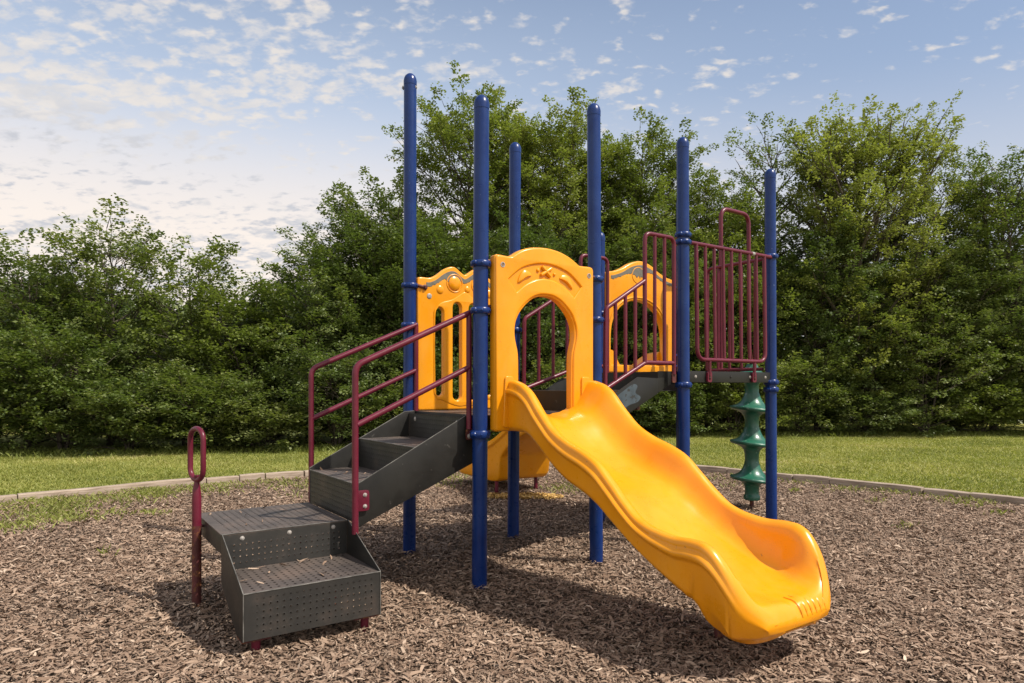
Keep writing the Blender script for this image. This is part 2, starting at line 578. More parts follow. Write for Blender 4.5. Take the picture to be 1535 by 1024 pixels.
# ---------------------------------------------------------------- decks
D1, D2 = 1.003, 1.286
def deck(s0, s1, t0, t1, z, drop):
    d = MB().box((s0, t0, z - 0.006), (s1, t1, z)).build('deck', 'tread', PS)
    mb = MB()
    mb.box((s0, t0 - 0.006, z - drop), (s1, t0, z + 0.001))
    mb.box((s0, t1, z - drop), (s1, t1 + 0.006, z + 0.001))
    mb.box((s0 - 0.006, t0 - 0.006, z - drop), (s0, t1 + 0.006, z + 0.0015))
    mb.box((s1, t0 - 0.006, z - drop), (s1 + 0.006, t1 + 0.006, z + 0.0015))
    for k in (0.33, 0.66):                              # stiffeners below the deck
        tt = t0 + (t1 - t0) * k
        mb.box((s0, tt - 0.015, z - drop * 0.8), (s1, tt + 0.015, z - 0.008))
    fr = mb.build('deck_frame', 'black', d, bevel=0.001)
    return d, fr
d1, f1 = deck(0.035, 0.875, 0.02, 0.925, D1, 0.085)
d2, f2 = deck(1.80, 2.795, -0.012, 0.93, D2, 0.082)
for s in (1.87, 2.03, 2.28, 2.52, 2.72):
    bolt(f2, (s, -0.018, D2 - 0.04), (0, -1, 0), 0.008, 0.006, 'black' if s in (2.03, 2.28) else 'bolt')

# ---------------------------------------------------------------- front arch panel (in front of the slide)
def hole_front():
    Lp = [(0.227, 0.985), (0.227, 1.229), (0.226, 1.33), (0.222, 1.38), (0.212, 1.42), (0.203, 1.46), (0.200, 1.50), (0.206, 1.55), (0.228, 1.60), (0.265, 1.647), (0.318, 1.692), (0.372, 1.716), (0.428, 1.722)]
    R = [(0.856 - a, b) for a, b in Lp[::-1]][1:]
    return catmull(Lp + R, 4)
out = [(0.055, 0.915), (0.055, 1.915)]
top = catmull([(0.055, 1.915), (0.062, 1.935), (0.085, 1.941), (0.160, 1.938), (0.190, 1.953), (0.245, 1.985), (0.310, 2.006), (0.375, 2.015), (0.430, 2.018), (0.485, 2.015), (0.550, 2.004), (0.615, 1.982), (0.670, 1.953), (0.700, 1.938), (0.780, 1.938), (0.803, 1.932), (0.811, 1.913)], 4)
outer = [(0.068, 0.913), (0.056, 0.925)] + top + [(0.811, 0.925), (0.799, 0.913)]
arch = panel_mesh('arch_panel', [outer, hole_front()[::-1]], 0.052, 0.008, -0.050, 'yellow', PS)
arch['label'] = "yellow panel with a keyhole arch above the front slide"
# raised outer band of the face, its inner edge draws the crescent recess
cres_o = [(0.150, 1.802), (0.238, 1.871), (0.319, 1.902), (0.380, 1.914), (0.428, 1.917), (0.476, 1.914), (0.537, 1.902), (0.618, 1.871), (0.706, 1.802)]
cres_i = [(0.648, 1.733), (0.584, 1.782), (0.510, 1.816), (0.460, 1.827), (0.428, 1.829), (0.396, 1.827), (0.346, 1.816), (0.272, 1.782), (0.208, 1.733)]
cres = catmull(cres_o, 4) + catmull(cres_i, 4)
hb = [(a, b) for a, b in hole_front()]
face_o = [(0.433 + (a - 0.433) * 0.990, 1.465 + (b - 1.465) * 0.993) for a, b in outer]
def grow(pts, c, k):
    return [(c[0] + (a - c[0]) * k, c[1] + (b - c[1]) * k) for a, b in pts]
face_h = [(0.428 + (a - 0.428) * 1.05, b + (0.010 if b > 1.6 else 0.003 if b > 1.0 else -0.02)) for a, b in hb]
face = panel_mesh('panel_face', [face_o, face_h[::-1], cres], 0.026, 0.011, -0.0735, 'yellow', arch)
def gem(name, pts, h, t0, mat='yellow', parent=None, ridge=None):
    """faceted or domed relief on a panel: outline in (s,z), apex line towards -t"""
    cx = sum(p[0] for p in pts) / len(pts); cz = sum(p[1] for p in pts) / len(pts)
    vs, fs = [], []
    n = len(pts)
    rings = [(1.0, 0.0), (0.93, 0.45), (0.72, 0.8), (0.4, 0.97), (0.12, 1.0)]
    for k, hh in rings:
        for a, b in pts:
            vs.append((cx + (a - cx) * k, t0 - h * hh, cz + (b - cz) * k))
    for i in range(len(rings) - 1):
        for j in range(n):
            j2 = (j + 1) % n
            fs.append((i * n + j, i * n + j2, (i + 1) * n + j2, (i + 1) * n + j))
    fs.append(tuple((len(rings) - 1) * n + j for j in range(n)))
    return MB().add(vs, fs).build(name, mat, parent, 30)
def circ(cx, cz, r, n=18, ry=None):
    return [(cx + r * cos(2 * pi * k / n), cz + (ry or r) * sin(2 * pi * k / n)) for k in range(n)]
tf = -0.0762
def sweep_relief(arc, h, name='relief'):
    return gem(name, arc, h, tf, 'yellow', arch)
sweep_relief(catmull([(0.215, 1.790), (0.235, 1.842), (0.265, 1.868), (0.300, 1.862), (0.322, 1.840), (0.300, 1.832), (0.262, 1.812), (0.235, 1.792)], 3, True), 0.015)
sweep_relief(catmull([(0.640, 1.785), (0.622, 1.838), (0.590, 1.866), (0.552, 1.862), (0.532, 1.842), (0.556, 1.832), (0.594, 1.812), (0.622, 1.788)], 3, True), 0.015)
mb = MB()                                               # a little crossed flower shape in the middle
for ang, ln in ((0.55, 0.050), (-0.75, 0.046)):
    c = Vector((0.428, tf - 0.006, 1.872))
    dv = Vector((cos(ang), 0, sin(ang))) * ln
    mb.tube([c - dv * 1.0, c - dv * 0.92, c - dv * 0.6, c, c + dv * 0.6, c + dv * 0.92, c + dv * 1.0], [0.003, 0.010, 0.013, 0.011, 0.013, 0.010, 0.003], 12)
mb.build('relief', 'yellow', arch)
gem('relief', circ(0.368, 1.876, 0.012, 12), 0.010, tf, 'yellow', arch)
gem('relief', circ(0.494, 1.862, 0.010, 12), 0.010, tf, 'yellow', arch)
for (s, z) in ((0.106, 1.882), (0.768, 1.878)):
    MB().lathe([(0.016, 0), (0.016, 0.003), (0.011, 0.0035), (0.010, 0.001), (0.003, 0.001)], (s, -0.0855, z), 16, (0, -1, 0)).build('bolt', 'bolt', arch)
# flat flange where the slide's left side is bolted on
panel_mesh('slide_flange', [rpoly([(0.104, 0.935), (0.178, 0.935), (0.178, 1.235), (0.118, 1.235)], 0.02)], 0.014, 0.005, -0.0905, 'yellow', arch)
panel_mesh('slide_flange', [rpoly([(0.700, 0.935), (0.775, 0.935), (0.765, 1.235), (0.700, 1.235)], 0.02)], 0.014, 0.005, -0.0905, 'yellow', arch)
# brackets from the clamps to the panel
for (a, b) in (((0.03, -0.03, 1.905), (0.085, -0.035, 1.905)), ((0.03, -0.03, 1.64), (0.085, -0.035, 1.64)), ((0.875, -0.03, 1.885), (0.80, -0.035, 1.885))):
    MB().tube([a, b], 0.010, 10).build('bracket', 'rusty', arch)

# ---------------------------------------------------------------- slotted panel on the back left side
def slot(c, w, z0, z1, n=8):
    r = w / 2
    pts = [(c + r * cos(pi + pi * k / n), z0 + r + r * sin(pi + pi * k / n)) for k in range(n + 1)]
    pts += [(c + r * cos(pi * k / n), z1 - r + r * sin(pi * k / n)) for k in range(n + 1)]
    return pts
half = [(0.062, 1.915), (0.070, 1.938), (0.100, 1.944), (0.160, 1.945), (0.213, 1.970), (0.268, 2.012), (0.316, 2.036), (0.345, 2.041), (0.372, 2.036), (0.410, 2.010), (0.436, 1.994), (0.446, 1.992)]
topc = catmull(half + [(0.892 - a, b) for a, b in half[::-1]][1:], 4)
outer = [(0.074, 1.006), (0.062, 1.018)] + topc + [(0.830, 1.018), (0.818, 1.006)]
slots = [slot(0.234, 0.064, 1.108, 1.736), slot(0.380, 0.066, 1.074, 1.780), slot(0.515, 0.066, 1.074, 1.780), slot(0.660, 0.064, 1.108, 1.736)]
TS = 0.935
slotp = panel_mesh('slotted_panel', [outer] + [s[::-1] for s in slots], 0.038, 0.011, TS, 'yellow', PS)
slotp['label'] = "yellow panel with four tall slots beside the steps"
# raised heart of the panel round the slots
heart = catmull([(0.205, 1.10), (0.255, 1.075), (0.330, 1.045), (0.400, 1.028), (0.446, 1.032), (0.492, 1.028), (0.562, 1.045), (0.637, 1.075), (0.687, 1.10), (0.700, 1.30), (0.700, 1.66), (0.680, 1.735), (0.640, 1.775), (0.560, 1.800), (0.500, 1.835), (0.446, 1.865), (0.392, 1.835), (0.332, 1.800), (0.252, 1.775), (0.212, 1.735), (0.192, 1.66), (0.192, 1.30)], 4, True)
panel_mesh('panel_face', [heart] + [s[::-1] for s in [slot(0.234, 0.074, 1.102, 1.742), slot(0.380, 0.076, 1.068, 1.786), slot(0.515, 0.076, 1.068, 1.786), slot(0.660, 0.074, 1.102, 1.742)]], 0.016, 0.0065, TS - 0.0155, 'yellow', slotp)
TSF = TS - 0.0185
for (s, z, r) in ((0.154, 1.813, 0.020), (0.241, 1.866, 0.030), (0.359, 1.921, 0.052), (0.468, 1.884, 0.024), (0.560, 1.921, 0.045), (0.660, 1.866, 0.030), (0.742, 1.813, 0.020)):
    gem('relief', circ(s, z, r), r * 0.34, TSF, 'bolt' if r == 0.020 else 'yellow', slotp)
    if r > 0.04:
        mb = MB().tube([(s + (r + 0.012) * cos(2 * pi * k / 24), TSF, z + (r + 0.012) * sin(2 * pi * k / 24)) for k in range(24)], 0.005, 8, closed=True)
        mb.build('relief', 'yellow', slotp)
def wave_patch(pts_top, depth, t0, parent, th=0.003):
    """worn grey paint that follows the top edge of a panel"""
    n = len(pts_top)
    vs, fs = [], []
    for (a, b), dd in zip(pts_top, depth):
        vs += [(a, t0, b), (a, t0 - th, b - 0.002), (a, t0 - th, b - dd + 0.002), (a, t0, b - dd)]
    for i in range(n - 1):
        for k in range(4):
            k2 = (k + 1) % 4
            fs.append((i * 4 + k, i * 4 + k2, i * 4 + 4 + k2, i * 4 + 4 + k))
    fs += [(0, 1, 2, 3), tuple((n - 1) * 4 + k for k in (3, 2, 1, 0))]
    return MB().add(vs, fs).build('worn_patch', 'worn', parent, 30)
def band(ctrl, lo, hi, n, rng, f):
    tops, dep = [], []
    c = catmull(ctrl, 6)
    xs = np.array([p[0] for p in c]); zs = np.array([p[1] for p in c])
    for k in range(n):
        x = lo + (hi - lo) * k / (n - 1)
        tops.append((x, float(np.interp(x, xs, zs))))
        u = k / (n - 1)
        dep.append(f(u) * 1.8 * (0.85 + 0.3 * rng.random()))
    return tops, dep
rg = random.Random(3)
ctrl = [(a, b - 0.033) for a, b in topc[::4]]
tops, dep = band(ctrl, 0.130, 0.760, 64, rg, lambda u: 0.018 + 0.034 * math.exp(-((u - 0.33) / 0.07) ** 2) + 0.02 * math.exp(-((u - 0.68) / 0.07) ** 2))
wave_patch(tops, dep, TSF, slotp)
for (a, b) in (((0.045, 0.925, 1.885), (0.10, 0.905, 1.872)), ((0.045, 0.93, 1.12), (0.10, 0.925, 1.12))):
    MB().tube([a, b], 0.012, 10).build('bracket', 'rusty', slotp)
MB().lathe([(0.019, 0), (0.019, 0.008), (0.012, 0.012), (0.010, 0.02)], (0.118, TSF, 1.872), 14, (0, -1, 0)).build('bolt', 'rusty', slotp)

# ---------------------------------------------------------------- rear arch panel on the high deck
TR = 0.955
h2 = [(1.832, 2.120), (1.842, 2.148), (1.880, 2.160), (1.930, 2.170), (2.020, 2.204), (2.100, 2.250), (2.170, 2.276), (2.235, 2.286)]
topr = catmull(h2 + [(4.47 - a, b) for a, b in h2[::-1]][1:], 4)
outer = [(1.844, D2 + 0.006), (1.832, D2 + 0.018)] + topr + [(2.638, D2 + 0.018), (2.626, D2 + 0.006)]
outer = [(1.84 + (a - 1.832) * (2.700 - 1.84) / (2.638 - 1.832), b) for a, b in outer]
hc = 2.235
hl = [(-0.325, 1.36), (-0.330, 1.45), (-0.332, 1.55), (-0.327, 1.65), (-0.305, 1.74), (-0.25, 1.830), (-0.17, 1.890), (-0.085, 1.922), (0, 1.930)]
hr_ = catmull([(hc + a, b) for a, b in hl] + [(hc - a, b) for a, b in hl[::-1]][1:], 4)
rear = panel_mesh('arch_panel', [outer, hr_[::-1]], 0.070, 0.013, TR, 'yellow', PS)
rear['label'] = "yellow hump-topped panel with an arch on the high deck"
MB().tube([(hc + 1.10 * a, TR - 0.034, (b - 1.36) * 1.05 + 1.36) for a, b in [(p[0] - hc, p[1]) for p in hr_]], 0.009, 8).build('relief', 'yellow', rear)
mb = MB().tube([(2.232 + 0.078 * cos(2 * pi * k / 28), TR - 0.034, 2.155 + 0.070 * sin(2 * pi * k / 28)) for k in range(28)], 0.005, 8, closed=True)
mb.build('relief', 'yellow', rear)
ctrl = [(1.84 + (a - 1.832) * 0.86 / 0.806, b - 0.036) for a, b in topr[::4]]
tops, dep = band(ctrl, 1.90, 2.66, 64, rg, lambda u: 0.018 + 0.045 * math.exp(-((u - 0.44) / 0.12) ** 2))
wave_patch(tops, dep, TR - 0.0345, rear)
for z in (2.09, 1.46, 1.36):
    MB().tube([(2.70, 0.94, z), (2.79, 0.95, z)], 0.013, 10).build('bracket', 'blue', rear)

# ---------------------------------------------------------------- slides
def hermite(xs, ys, x):
    """smooth monotone interpolation"""
    xs = np.array(xs, float); ys = np.array(ys, float)
    h = np.diff(xs); d = np.diff(ys) / h
    m = np.zeros(len(xs)); m[0] = d[0]; m[-1] = d[-1]
    for i in range(1, len(xs) - 1):
        m[i] = 0 if d[i - 1] * d[i] <= 0 else 2 * d[i - 1] * d[i] / (d[i - 1] + d[i]) 
    i = np.clip(np.searchsorted(xs, x) - 1, 0, len(h) - 1)
    u = (x - xs[i]) / h[i]
    return float((2*u**3-3*u**2+1)*ys[i] + (u**3-2*u**2+u)*h[i]*m[i] + (-2*u**3+3*u**2)*ys[i+1] + (u**3-u**2)*h[i]*m[i+1])

def slide(cs, sgn, t_org, prof, name, label, d_foot, nst=70, wide=1.0):
    """prof rows: (distance, rim z, bed z, low z, outer half width)"""
    X = [p[0] for p in prof]
    vs, fs = [], []
    ds = []
    for k in range(nst):
        u = k / (nst - 1)
        ds.append(X[0] + (X[-1] - X[0]) * (1 - (1 - u) ** 1.35))
    prev = None
    for k, dd in enumerate(ds):
        r, b, l, hw = [hermite(X, [p[i] for p in prof], dd) for i in (1, 2, 3, 4)]
        g = max(0.10, min(1.0, (r - b) / 0.19))
        w = 0.062 * (0.55 + 0.45 * g)                   # width of the rolled rim
        hgt = r - l
        q = min(1.0, hgt / 0.22)
        li = (0.085 if sgn < 0 else 0.012) * max(0.0, min(1.0, (dd - d_foot) / 0.10))       # the foot under the run-out is set in
        iw = 1.55 - (0.90 if sgn < 0 else 0.55) * max(0.0, min(1.0, (dd - 0.1) / (d_foot - 0.1)))   # the trough is narrow at the top
        if sgn < 0: iw += 0.75 * max(0.0, min(1.0, (dd - 1.44) / 0.20))   # the sides open out at the lip
        iw = min(iw, (hw - w - 0.03) / 0.145)
        e = 1.0 if sgn > 0 else 1.0 - 0.85 * max(0.0, min(1.0, (dd - 1.52) / 0.12))
        lw = max(l + 0.05 * q, r - 0.235) if li > 0 else l + 0.05 * q
        half = [(-hw + 0.035 + li, l + 0.000), (-hw + 0.018 + li, l + 0.006), (-hw + 0.008 + li * 0.9, l + 0.022 * q), (-hw + 0.006 + li * 0.55, l * 0.4 + lw * 0.6),
                (-hw + 0.005 + li * 0.12, lw), (-hw + 0.005, r - 0.100 * q), (-hw + 0.003 * e, r - 0.088 * q), (-hw - 0.010 * e, r - 0.080 * q), (-hw - 0.017 * e, r - 0.068 * q),
                (-hw - 0.015 * e, r - 0.056 * q), (-hw - 0.002 * e, r - 0.047 * q), (-hw + 0.004 * e, r - 0.041 * q), (-hw + 0.003, r - 0.030 * q),
                (-hw + 0.007, r - 0.014 * q), (-hw + 0.017, r - 0.004 * q), (-hw + 0.030, r), (-hw + 0.044, r - 0.003 * g), (-hw + 0.058, r - 0.013 * g),
                (-hw + w + 0.010, r - 0.032 * g), (-hw + w + 0.020 * iw, b + (r - b) * 0.68), (-hw + w + 0.034 * iw, b + (r - b) * 0.48), (-hw + w + 0.053 * iw, b + (r - b) * 0.29),
                (-hw + w + 0.080 * iw, b + (r - b) * 0.135), (-hw + w + 0.110 * iw, b + (r - b) * 0.05), (-hw + w + 0.145 * iw, b + 0.004)]
        inner = -hw + w + 0.145 * iw
        mid = [(inner * 0.6, b - 0.003), (inner * 0.25, b - 0.005)]
        sec = half + mid + [(0, b - 0.005)] + [(-a, z) for a, z in mid[::-1]] + [(-a, z) for a, z in half[::-1]]
        under = [(hw * 0.5, l + 0.004), (0, l + 0.006), (-hw * 0.5, l + 0.004)]
        sec = sec + under
        t = t_org + sgn * dd
        n = len(sec)
        vs += [(cs + a * wide, t, z) for a, z in sec]
        if k:
            for j in range(n):
                j2 = (j + 1) % n
                fs.append(((k - 1) * n + j, (k - 1) * n + j2, k * n + j2, k * n + j))
    fs.append(tuple(range(n)))
    fs.append(tuple((nst - 1) * n + j for j in range(n)))
    o = MB().add(vs, fs).build(name, 'yellow', PS, 60)
    o['label'] = label
    return o

P1 = [(0.00, 1.205, 1.004, 0.915, 0.335), (0.08, 1.212, 1.002, 0.915, 0.337), (0.17, 1.195, 0.988, 0.915, 0.339), (0.24, 1.160, 0.955, 0.905, 0.340),
      (0.36, 1.045, 0.850, 0.835, 0.342), (0.48, 0.945, 0.765, 0.750, 0.344), (0.60, 0.890, 0.705, 0.685, 0.345), (0.73, 0.848, 0.662, 0.640, 0.346),
      (0.82, 0.808, 0.628, 0.600, 0.347), (0.92, 0.728, 0.572, 0.537, 0.348), (1.02, 0.642, 0.500, 0.475, 0.350), (1.12, 0.575, 0.443, 0.420, 0.352), (1.22, 0.548, 0.396, 0.372, 0.355),
      (1.33, 0.538, 0.354, 0.325, 0.358), (1.42, 0.543, 0.328, 0.285, 0.360), (1.47, 0.541, 0.316, 0.190, 0.360), (1.52, 0.522, 0.306, 0.152, 0.358),
      (1.56, 0.484, 0.299, 0.142, 0.353), (1.60, 0.426, 0.294, 0.140, 0.341), (1.625, 0.380, 0.291, 0.144, 0.326), (1.645, 0.342, 0.289, 0.150, 0.307), (1.662, 0.312, 0.284, 0.158, 0.285), (1.678, 0.286, 0.270, 0.168, 0.260), (1.690, 0.258, 0.250, 0.180, 0.236), (1.698, 0.232, 0.228, 0.192, 0.216)]
P1 = [(a, b, c, min(d, c - 0.012), e) for a, b, c, d, e in P1]
sl1 = slide(0.470, -1, -0.028, P1, 'slide', "large yellow wavy slide at the front of the structure", 1.40, 110)
# little drain ribs on the lip
for k in range(6):
    a = 0.492 + 0.034 * k
    MB().tube([(a - 0.006, -1.640, 0.2885), (a, -1.673, 0.2855), (a, -1.690, 0.2800), (a, -1.706, 0.2660), (a, -1.717, 0.2480), (a, -1.724, 0.2270)], [0.003, 0.0055, 0.0075, 0.0085, 0.0085, 0.005], 8).build('rib', 'yellow', sl1)
for (t_, z_) in ((-0.045, 1.105), (-0.048, 0.945), (-0.085, 0.950)):
    bolt(sl1, (0.470 - 0.334, t_, z_), (-1, 0, 0), 0.007, 0.006, 'rusty')
for s in (0.50, 0.62):
    MB().tube([(s, -1.30, -0.02), (s, -1.30, 0.33)], 0.022, 12).build('leg', 'rusty', sl1)

P2 = [(0.00, 1.492, 1.287, 1.20, 0.335), (0.12, 1.488, 1.284, 1.20, 0.337), (0.26, 1.44, 1.24, 1.18, 0.340), (0.42, 1.345, 1.15, 1.10, 0.342),
      (0.68, 1.235, 1.03, 0.98, 0.344), (0.86, 1.16, 0.955, 0.90, 0.345), (1.02, 1.06, 0.86, 0.81, 0.346), (1.22, 0.94, 0.75, 0.70, 0.347), (1.42, 0.85, 0.66, 0.61, 0.348),
      (1.60, 0.735, 0.53, 0.48, 0.350), (1.69, 0.680, 0.465, 0.385, 0.352), (1.72, 0.665, 0.445, 0.19, 0.353), (1.78, 0.63, 0.405, 0.135, 0.354), (1.90, 0.575, 0.335, 0.125, 0.358), (2.08, 0.522, 0.285, 0.13, 0.361),
      (2.30, 0.512, 0.27, 0.135, 0.362), (2.48, 0.510, 0.262, 0.14, 0.360), (2.56, 0.49, 0.258, 0.14, 0.352), (2.60, 0.43, 0.256, 0.145, 0.335), (2.63, 0.34, 0.25, 0.155, 0.31), (2.65, 0.25, 0.238, 0.17, 0.28)]
P2 = [(a, b, c, min(d, c - 0.012), e) for a, b, c, d, e in P2]
sl2 = slide(2.270, 1, 0.985, P2, 'slide', "second yellow slide leaving the high deck at the back", 1.68, 90)
for s in (1.965, 2.50):
    MB().tube([(s, 2.80, -0.02), (s, 2.80, 0.20)], 0.021, 12).build('leg', 'maroon', sl2)

# ---------------------------------------------------------------- steps up to the low deck
st = bpy.data.objects.new('step_flight', None); col.objects.link(st); st.parent = PS
st['label'] = "black perforated step flight rising to the low deck"
T0, T1 = 0.080, 0.885
side = [(-0.705, 0.672), (0.028, 1.004), (0.028, 0.752), (0.012, 0.722), (-0.030, 0.698), (-0.150, 0.672), (-0.705, 0.432)]
side = [(-0.705, 0.660), (-0.050, 1.000), (0.028, 1.004), (0.028, 0.752), (0.0, 0.722), (-0.160, 0.655), (-0.705, 0.428)]
MB().prism(side, 1, T0 - 0.006, T0).build('side_plate', 'black', st, bevel=0.0012)
MB().prism(side, 1, T1, T1 + 0.006).build('side_plate', 'black', st, bevel=0.0012)
for (sa, sb, z) in ((-0.702, -0.372, 0.648), (-0.376, -0.020, 0.832)):
    MB().box((sa, T0 + 0.001, z - 0.005), (sb, T1 - 0.001, z)).build('tread', 'tread', st)
for (sa, za, zb) in ((-0.704, 0.440, 0.6485), (-0.378, 0.640, 0.8325), (-0.022, 0.824, 0.996)):
    MB().box((sa, T0 + 0.001, za), (sa + 0.004, T1 - 0.001, zb - 0.0062)).build('riser', 'perf', st)
bolt(st, (-0.023, T1 - 0.10, 0.955), (-1, 0, 0), 0.010, 0.006)
bolt(st, (-0.023, T0 + 0.14, 0.955), (-1, 0, 0), 0.010, 0.006)

def edge_line(pts, parent, r=0.0026):
    return MB().tube(pts, r, 6).build('worn_edge', 'edge', parent)
for t_, o_ in ((T0 - 0.003, 0), (T1 + 0.003, 1)):
    edge_line([(-0.706, t_, 0.661), (-0.050, t_, 1.0012), (0.02, t_, 1.0045)], st)
    edge_line([(-0.7055, t_, 0.430), (-0.7055, t_, 0.660)], st, 0.0018)
edge_line([(-0.7035, T0, 0.6485), (-0.7035, T1, 0.6485)], st, 0.003)
edge_line([(-0.3775, T0, 0.8325), (-0.3775, T1, 0.8325)], st, 0.003)
# lower transfer platform with one step
tp = bpy.data.objects.new('transfer_step', None); col.objects.link(tp); tp.parent = PS
tp['label'] = "low black perforated platform with one step on short legs"
S0, S1 = -1.370, -0.734
sheet('platform', 2, 0.449, 0.455, S0, S1, 0.160, 0.830, (0.03, 0.02), (0.035, 0.02), tp, ('tread', 'tread_edge'))
mb = MB()
mb.prism([(0.166, 0.4475), (0.166, 0.360), (0.830, 0.360), (0.830, 0.4475)], 0, S0, S0 + 0.004)
mb.box((S0 + 0.0045, 0.826, 0.360), (S1, 0.830, 0.4475))
mb.box((S1 - 0.004, 0.166, 0.37), (S1, 0.8255, 0.4475))
mb.build('skirt', 'black', tp, bevel=0.0008)
sheet('riser', 1, 0.160, 0.164, S0 + 0.005, S1 - 0.005, 0.278, 0.4485, (0.032, 0.032), (0.012, 0.040), tp)
sheet('tread', 2, 0.272, 0.277, S0 + 0.005, S1 - 0.005, -0.268, 0.159, (0.02, 0.02), (0.022, 0.015), tp, ('tread', 'tread_edge'))
sheet('riser', 1, -0.274, -0.269, S0 + 0.005, S1 - 0.005, 0.072, 0.2765, (0.052, 0.035), (0.028, 0.026), tp)
chk = [(0.166, 0.457), (0.150, 0.457), (-0.275, 0.279), (-0.275, 0.070), (-0.15, 0.07), (0.166, 0.225)]
for s_ in (S0 - 0.001, S1 - 0.004):
    MB().prism(chk, 0, s_, s_ + 0.005).build('cheek_plate', 'black', tp, bevel=0.001)
for s_ in (S0 + 0.0015, S1 - 0.0015):
    edge_line([(s_, 0.150, 0.4575), (s_, -0.2755, 0.279), (s_, -0.2755, 0.072)], tp, 0.0022)
edge_line([(S0, 0.1595, 0.4555), (S1, 0.1595, 0.4555)], tp, 0.0022)
edge_line([(S0, -0.274, 0.2775), (S1, -0.274, 0.2775)], tp, 0.0028)
for s_ in (-1.275, -1.045, -0.815):
    bolt(tp, (s_, 0.160, 0.428), (0, -1, 0), 0.0075, 0.006)
for (s_, t_) in ((-1.30, -0.21), (-0.79, -0.21)):
    MB().tube([(s_, t_, -0.03), (s_, t_, 0.075)], 0.020, 12).build('leg', 'maroon', tp)
    MB().box((s_ - 0.07, t_ - 0.05, 0.060), (s_ + 0.05, t_ + 0.05, 0.066)).build('leg_plate', 'rusty', tp)
for (s_, t_) in ((-0.80, 0.74), (-0.80, 0.20)):
    MB().tube([(s_, t_, -0.03), (s_, t_, 0.445)], 0.022, 12).build('leg', 'rusty', tp)

# ---------------------------------------------------------------- grab post by the platform
gs, gt = -1.407, 0.603
mb = MB().tube([(gs, gt, -0.03), (gs, gt, 0.2), (gs, gt, 0.46), (gs, gt, 0.58), (gs, gt, 0.635), (gs, gt, 0.665), (gs, gt, 0.70)], [0.0235, 0.0235, 0.0235, 0.024, 0.019, 0.0125, 0.014], 16)
gp = mb.build('grab_post', 'maroon', PS)
MB().tube([(gs, gt, -0.028), (gs, gt, 0.43)], 0.0242, 16).build('rusty_sleeve', 'rusty', gp)
lp = []
hwid = 0.072
for k in range(13):
    a = pi * k / 12
    lp.append((gs + 0.28 * hwid * cos(a), gt - 0.96 * hwid * cos(a), 0.895 + hwid * 0.75 * sin(a)))
for k in range(13):
    a = pi + pi * k / 12
    lp.append((gs + 0.28 * hwid * cos(a), gt - 0.96 * hwid * cos(a), 0.735 + hwid * 0.85 * sin(a)))
MB().tube(lp, 0.0140, 12, closed=True).build('hand_loop', 'maroon', gp)
MB().tube([(gs + 0.0, gt + 0.03, 0.42), (gs + 0.045, gt + 0.03, 0.42)], 0.008, 8).build('bracket', 'rusty', gp)

# ---------------------------------------------------------------- stair handrails
RT = 0.0172
def handrail(tt, s_low, z_foot, s_top, label):
    mb = MB().tube(fillet([(s_low, tt, z_foot), (s_low, tt, 1.285), (s_top, tt, 1.605)], 0.075, 8), RT, 14)
    h = mb.build('handrail', 'maroon', PS)
    h['label'] = label
    MB().tube([(s_low + 0.01, tt, 0.972), (s_top, tt, 1.288)], RT * 0.95, 14).build('mid_rail', 'maroon', h)
    MB().tube([(s_top - 0.004, tt, 0.925), (s_top - 0.004, tt, 1.598)], RT * 0.95, 14).build('upright', 'maroon', h)
    MB().prism(rpoly([(s_top - 0.024, 0.93), (s_top + 0.016, 0.93), (s_top + 0.016, 0.862), (s_top - 0.024, 0.862)], 0.014), 1, tt - 0.006, tt + 0.004).build('mount_plate', 'rusty', h)
    bolt(h, (s_top - 0.004, tt - 0.006, 0.885), (0, -1, 0), 0.010, 0.008)
    return h
h1 = handrail(0.052, -0.735, 0.400, -0.035, "near maroon handrail of the steps")
pl = MB().prism(rpoly([(-0.722, 0.625), (-0.655, 0.625), (-0.655, 0.515), (-0.722, 0.515)], 0.016), 1, 0.054, 0.062).build('mount_plate', 'maroon', h1, bevel=0.002)
bolt(h1, (-0.680, 0.054, 0.600), (0, -1, 0), 0.0075, 0.007)
bolt(h1, (-0.680, 0.054, 0.540), (0, -1, 0), 0.0075, 0.007)
h2 = handrail(0.908, -0.690, 0.430, 0.050, "far maroon handrail of the steps")

# ---------------------------------------------------------------- stairs between the decks
ls = bpy.data.objects.new('link_steps', None); col.objects.link(ls); ls.parent = PS
ls['label'] = "short black steps between the low and the high deck"
plate = [(0.90, 1.012), (1.333, 1.240), (1.540, 1.232), (1.540, 1.125), (1.217, 0.972), (0.90, 0.86)]
npl = MB().prism(plate, 1, 0.044, 0.050).build('side_plate', 'black', ls, bevel=0.001)
MB().prism(plate, 1, 0.875, 0.881).build('side_plate', 'black', ls, bevel=0.001)
MB().prism([(1.541, 1.284), (1.795, 1.284), (1.795, 1.205), (1.66, 1.185), (1.541, 1.128)], 1, 0.046, 0.052).build('gusset_plate', 'black', ls, bevel=0.001)
MB().prism(catmull([(1.05, 1.065), (1.12, 1.10), (1.20, 1.145), (1.29, 1.19), (1.33, 1.175), (1.31, 1.13), (1.36, 1.10), (1.33, 1.065), (1.24, 1.04), (1.16, 0.985), (1.08, 0.985), (1.02, 1.02)], 4, True), 1, 0.0425, 0.0438).build('scuffed_patch', 'scuff', npl)
MB().box((0.89, 0.052, 1.140), (1.80, 0.872, 1.145)).build('tread', 'perf', ls)
MB().box((0.888, 0.052, 1.0045), (0.893, 0.872, 1.1395)).build('riser', 'black', ls)
MB().box((1.786, 0.052, 1.1455), (1.791, 0.872, 1.284)).build('riser', 'black', ls)
MB().tube([(1.40, 0.10, 1.02), (1.40, 0.80, 1.02)], 0.016, 10).build('cross_tube', 'rusty', ls)

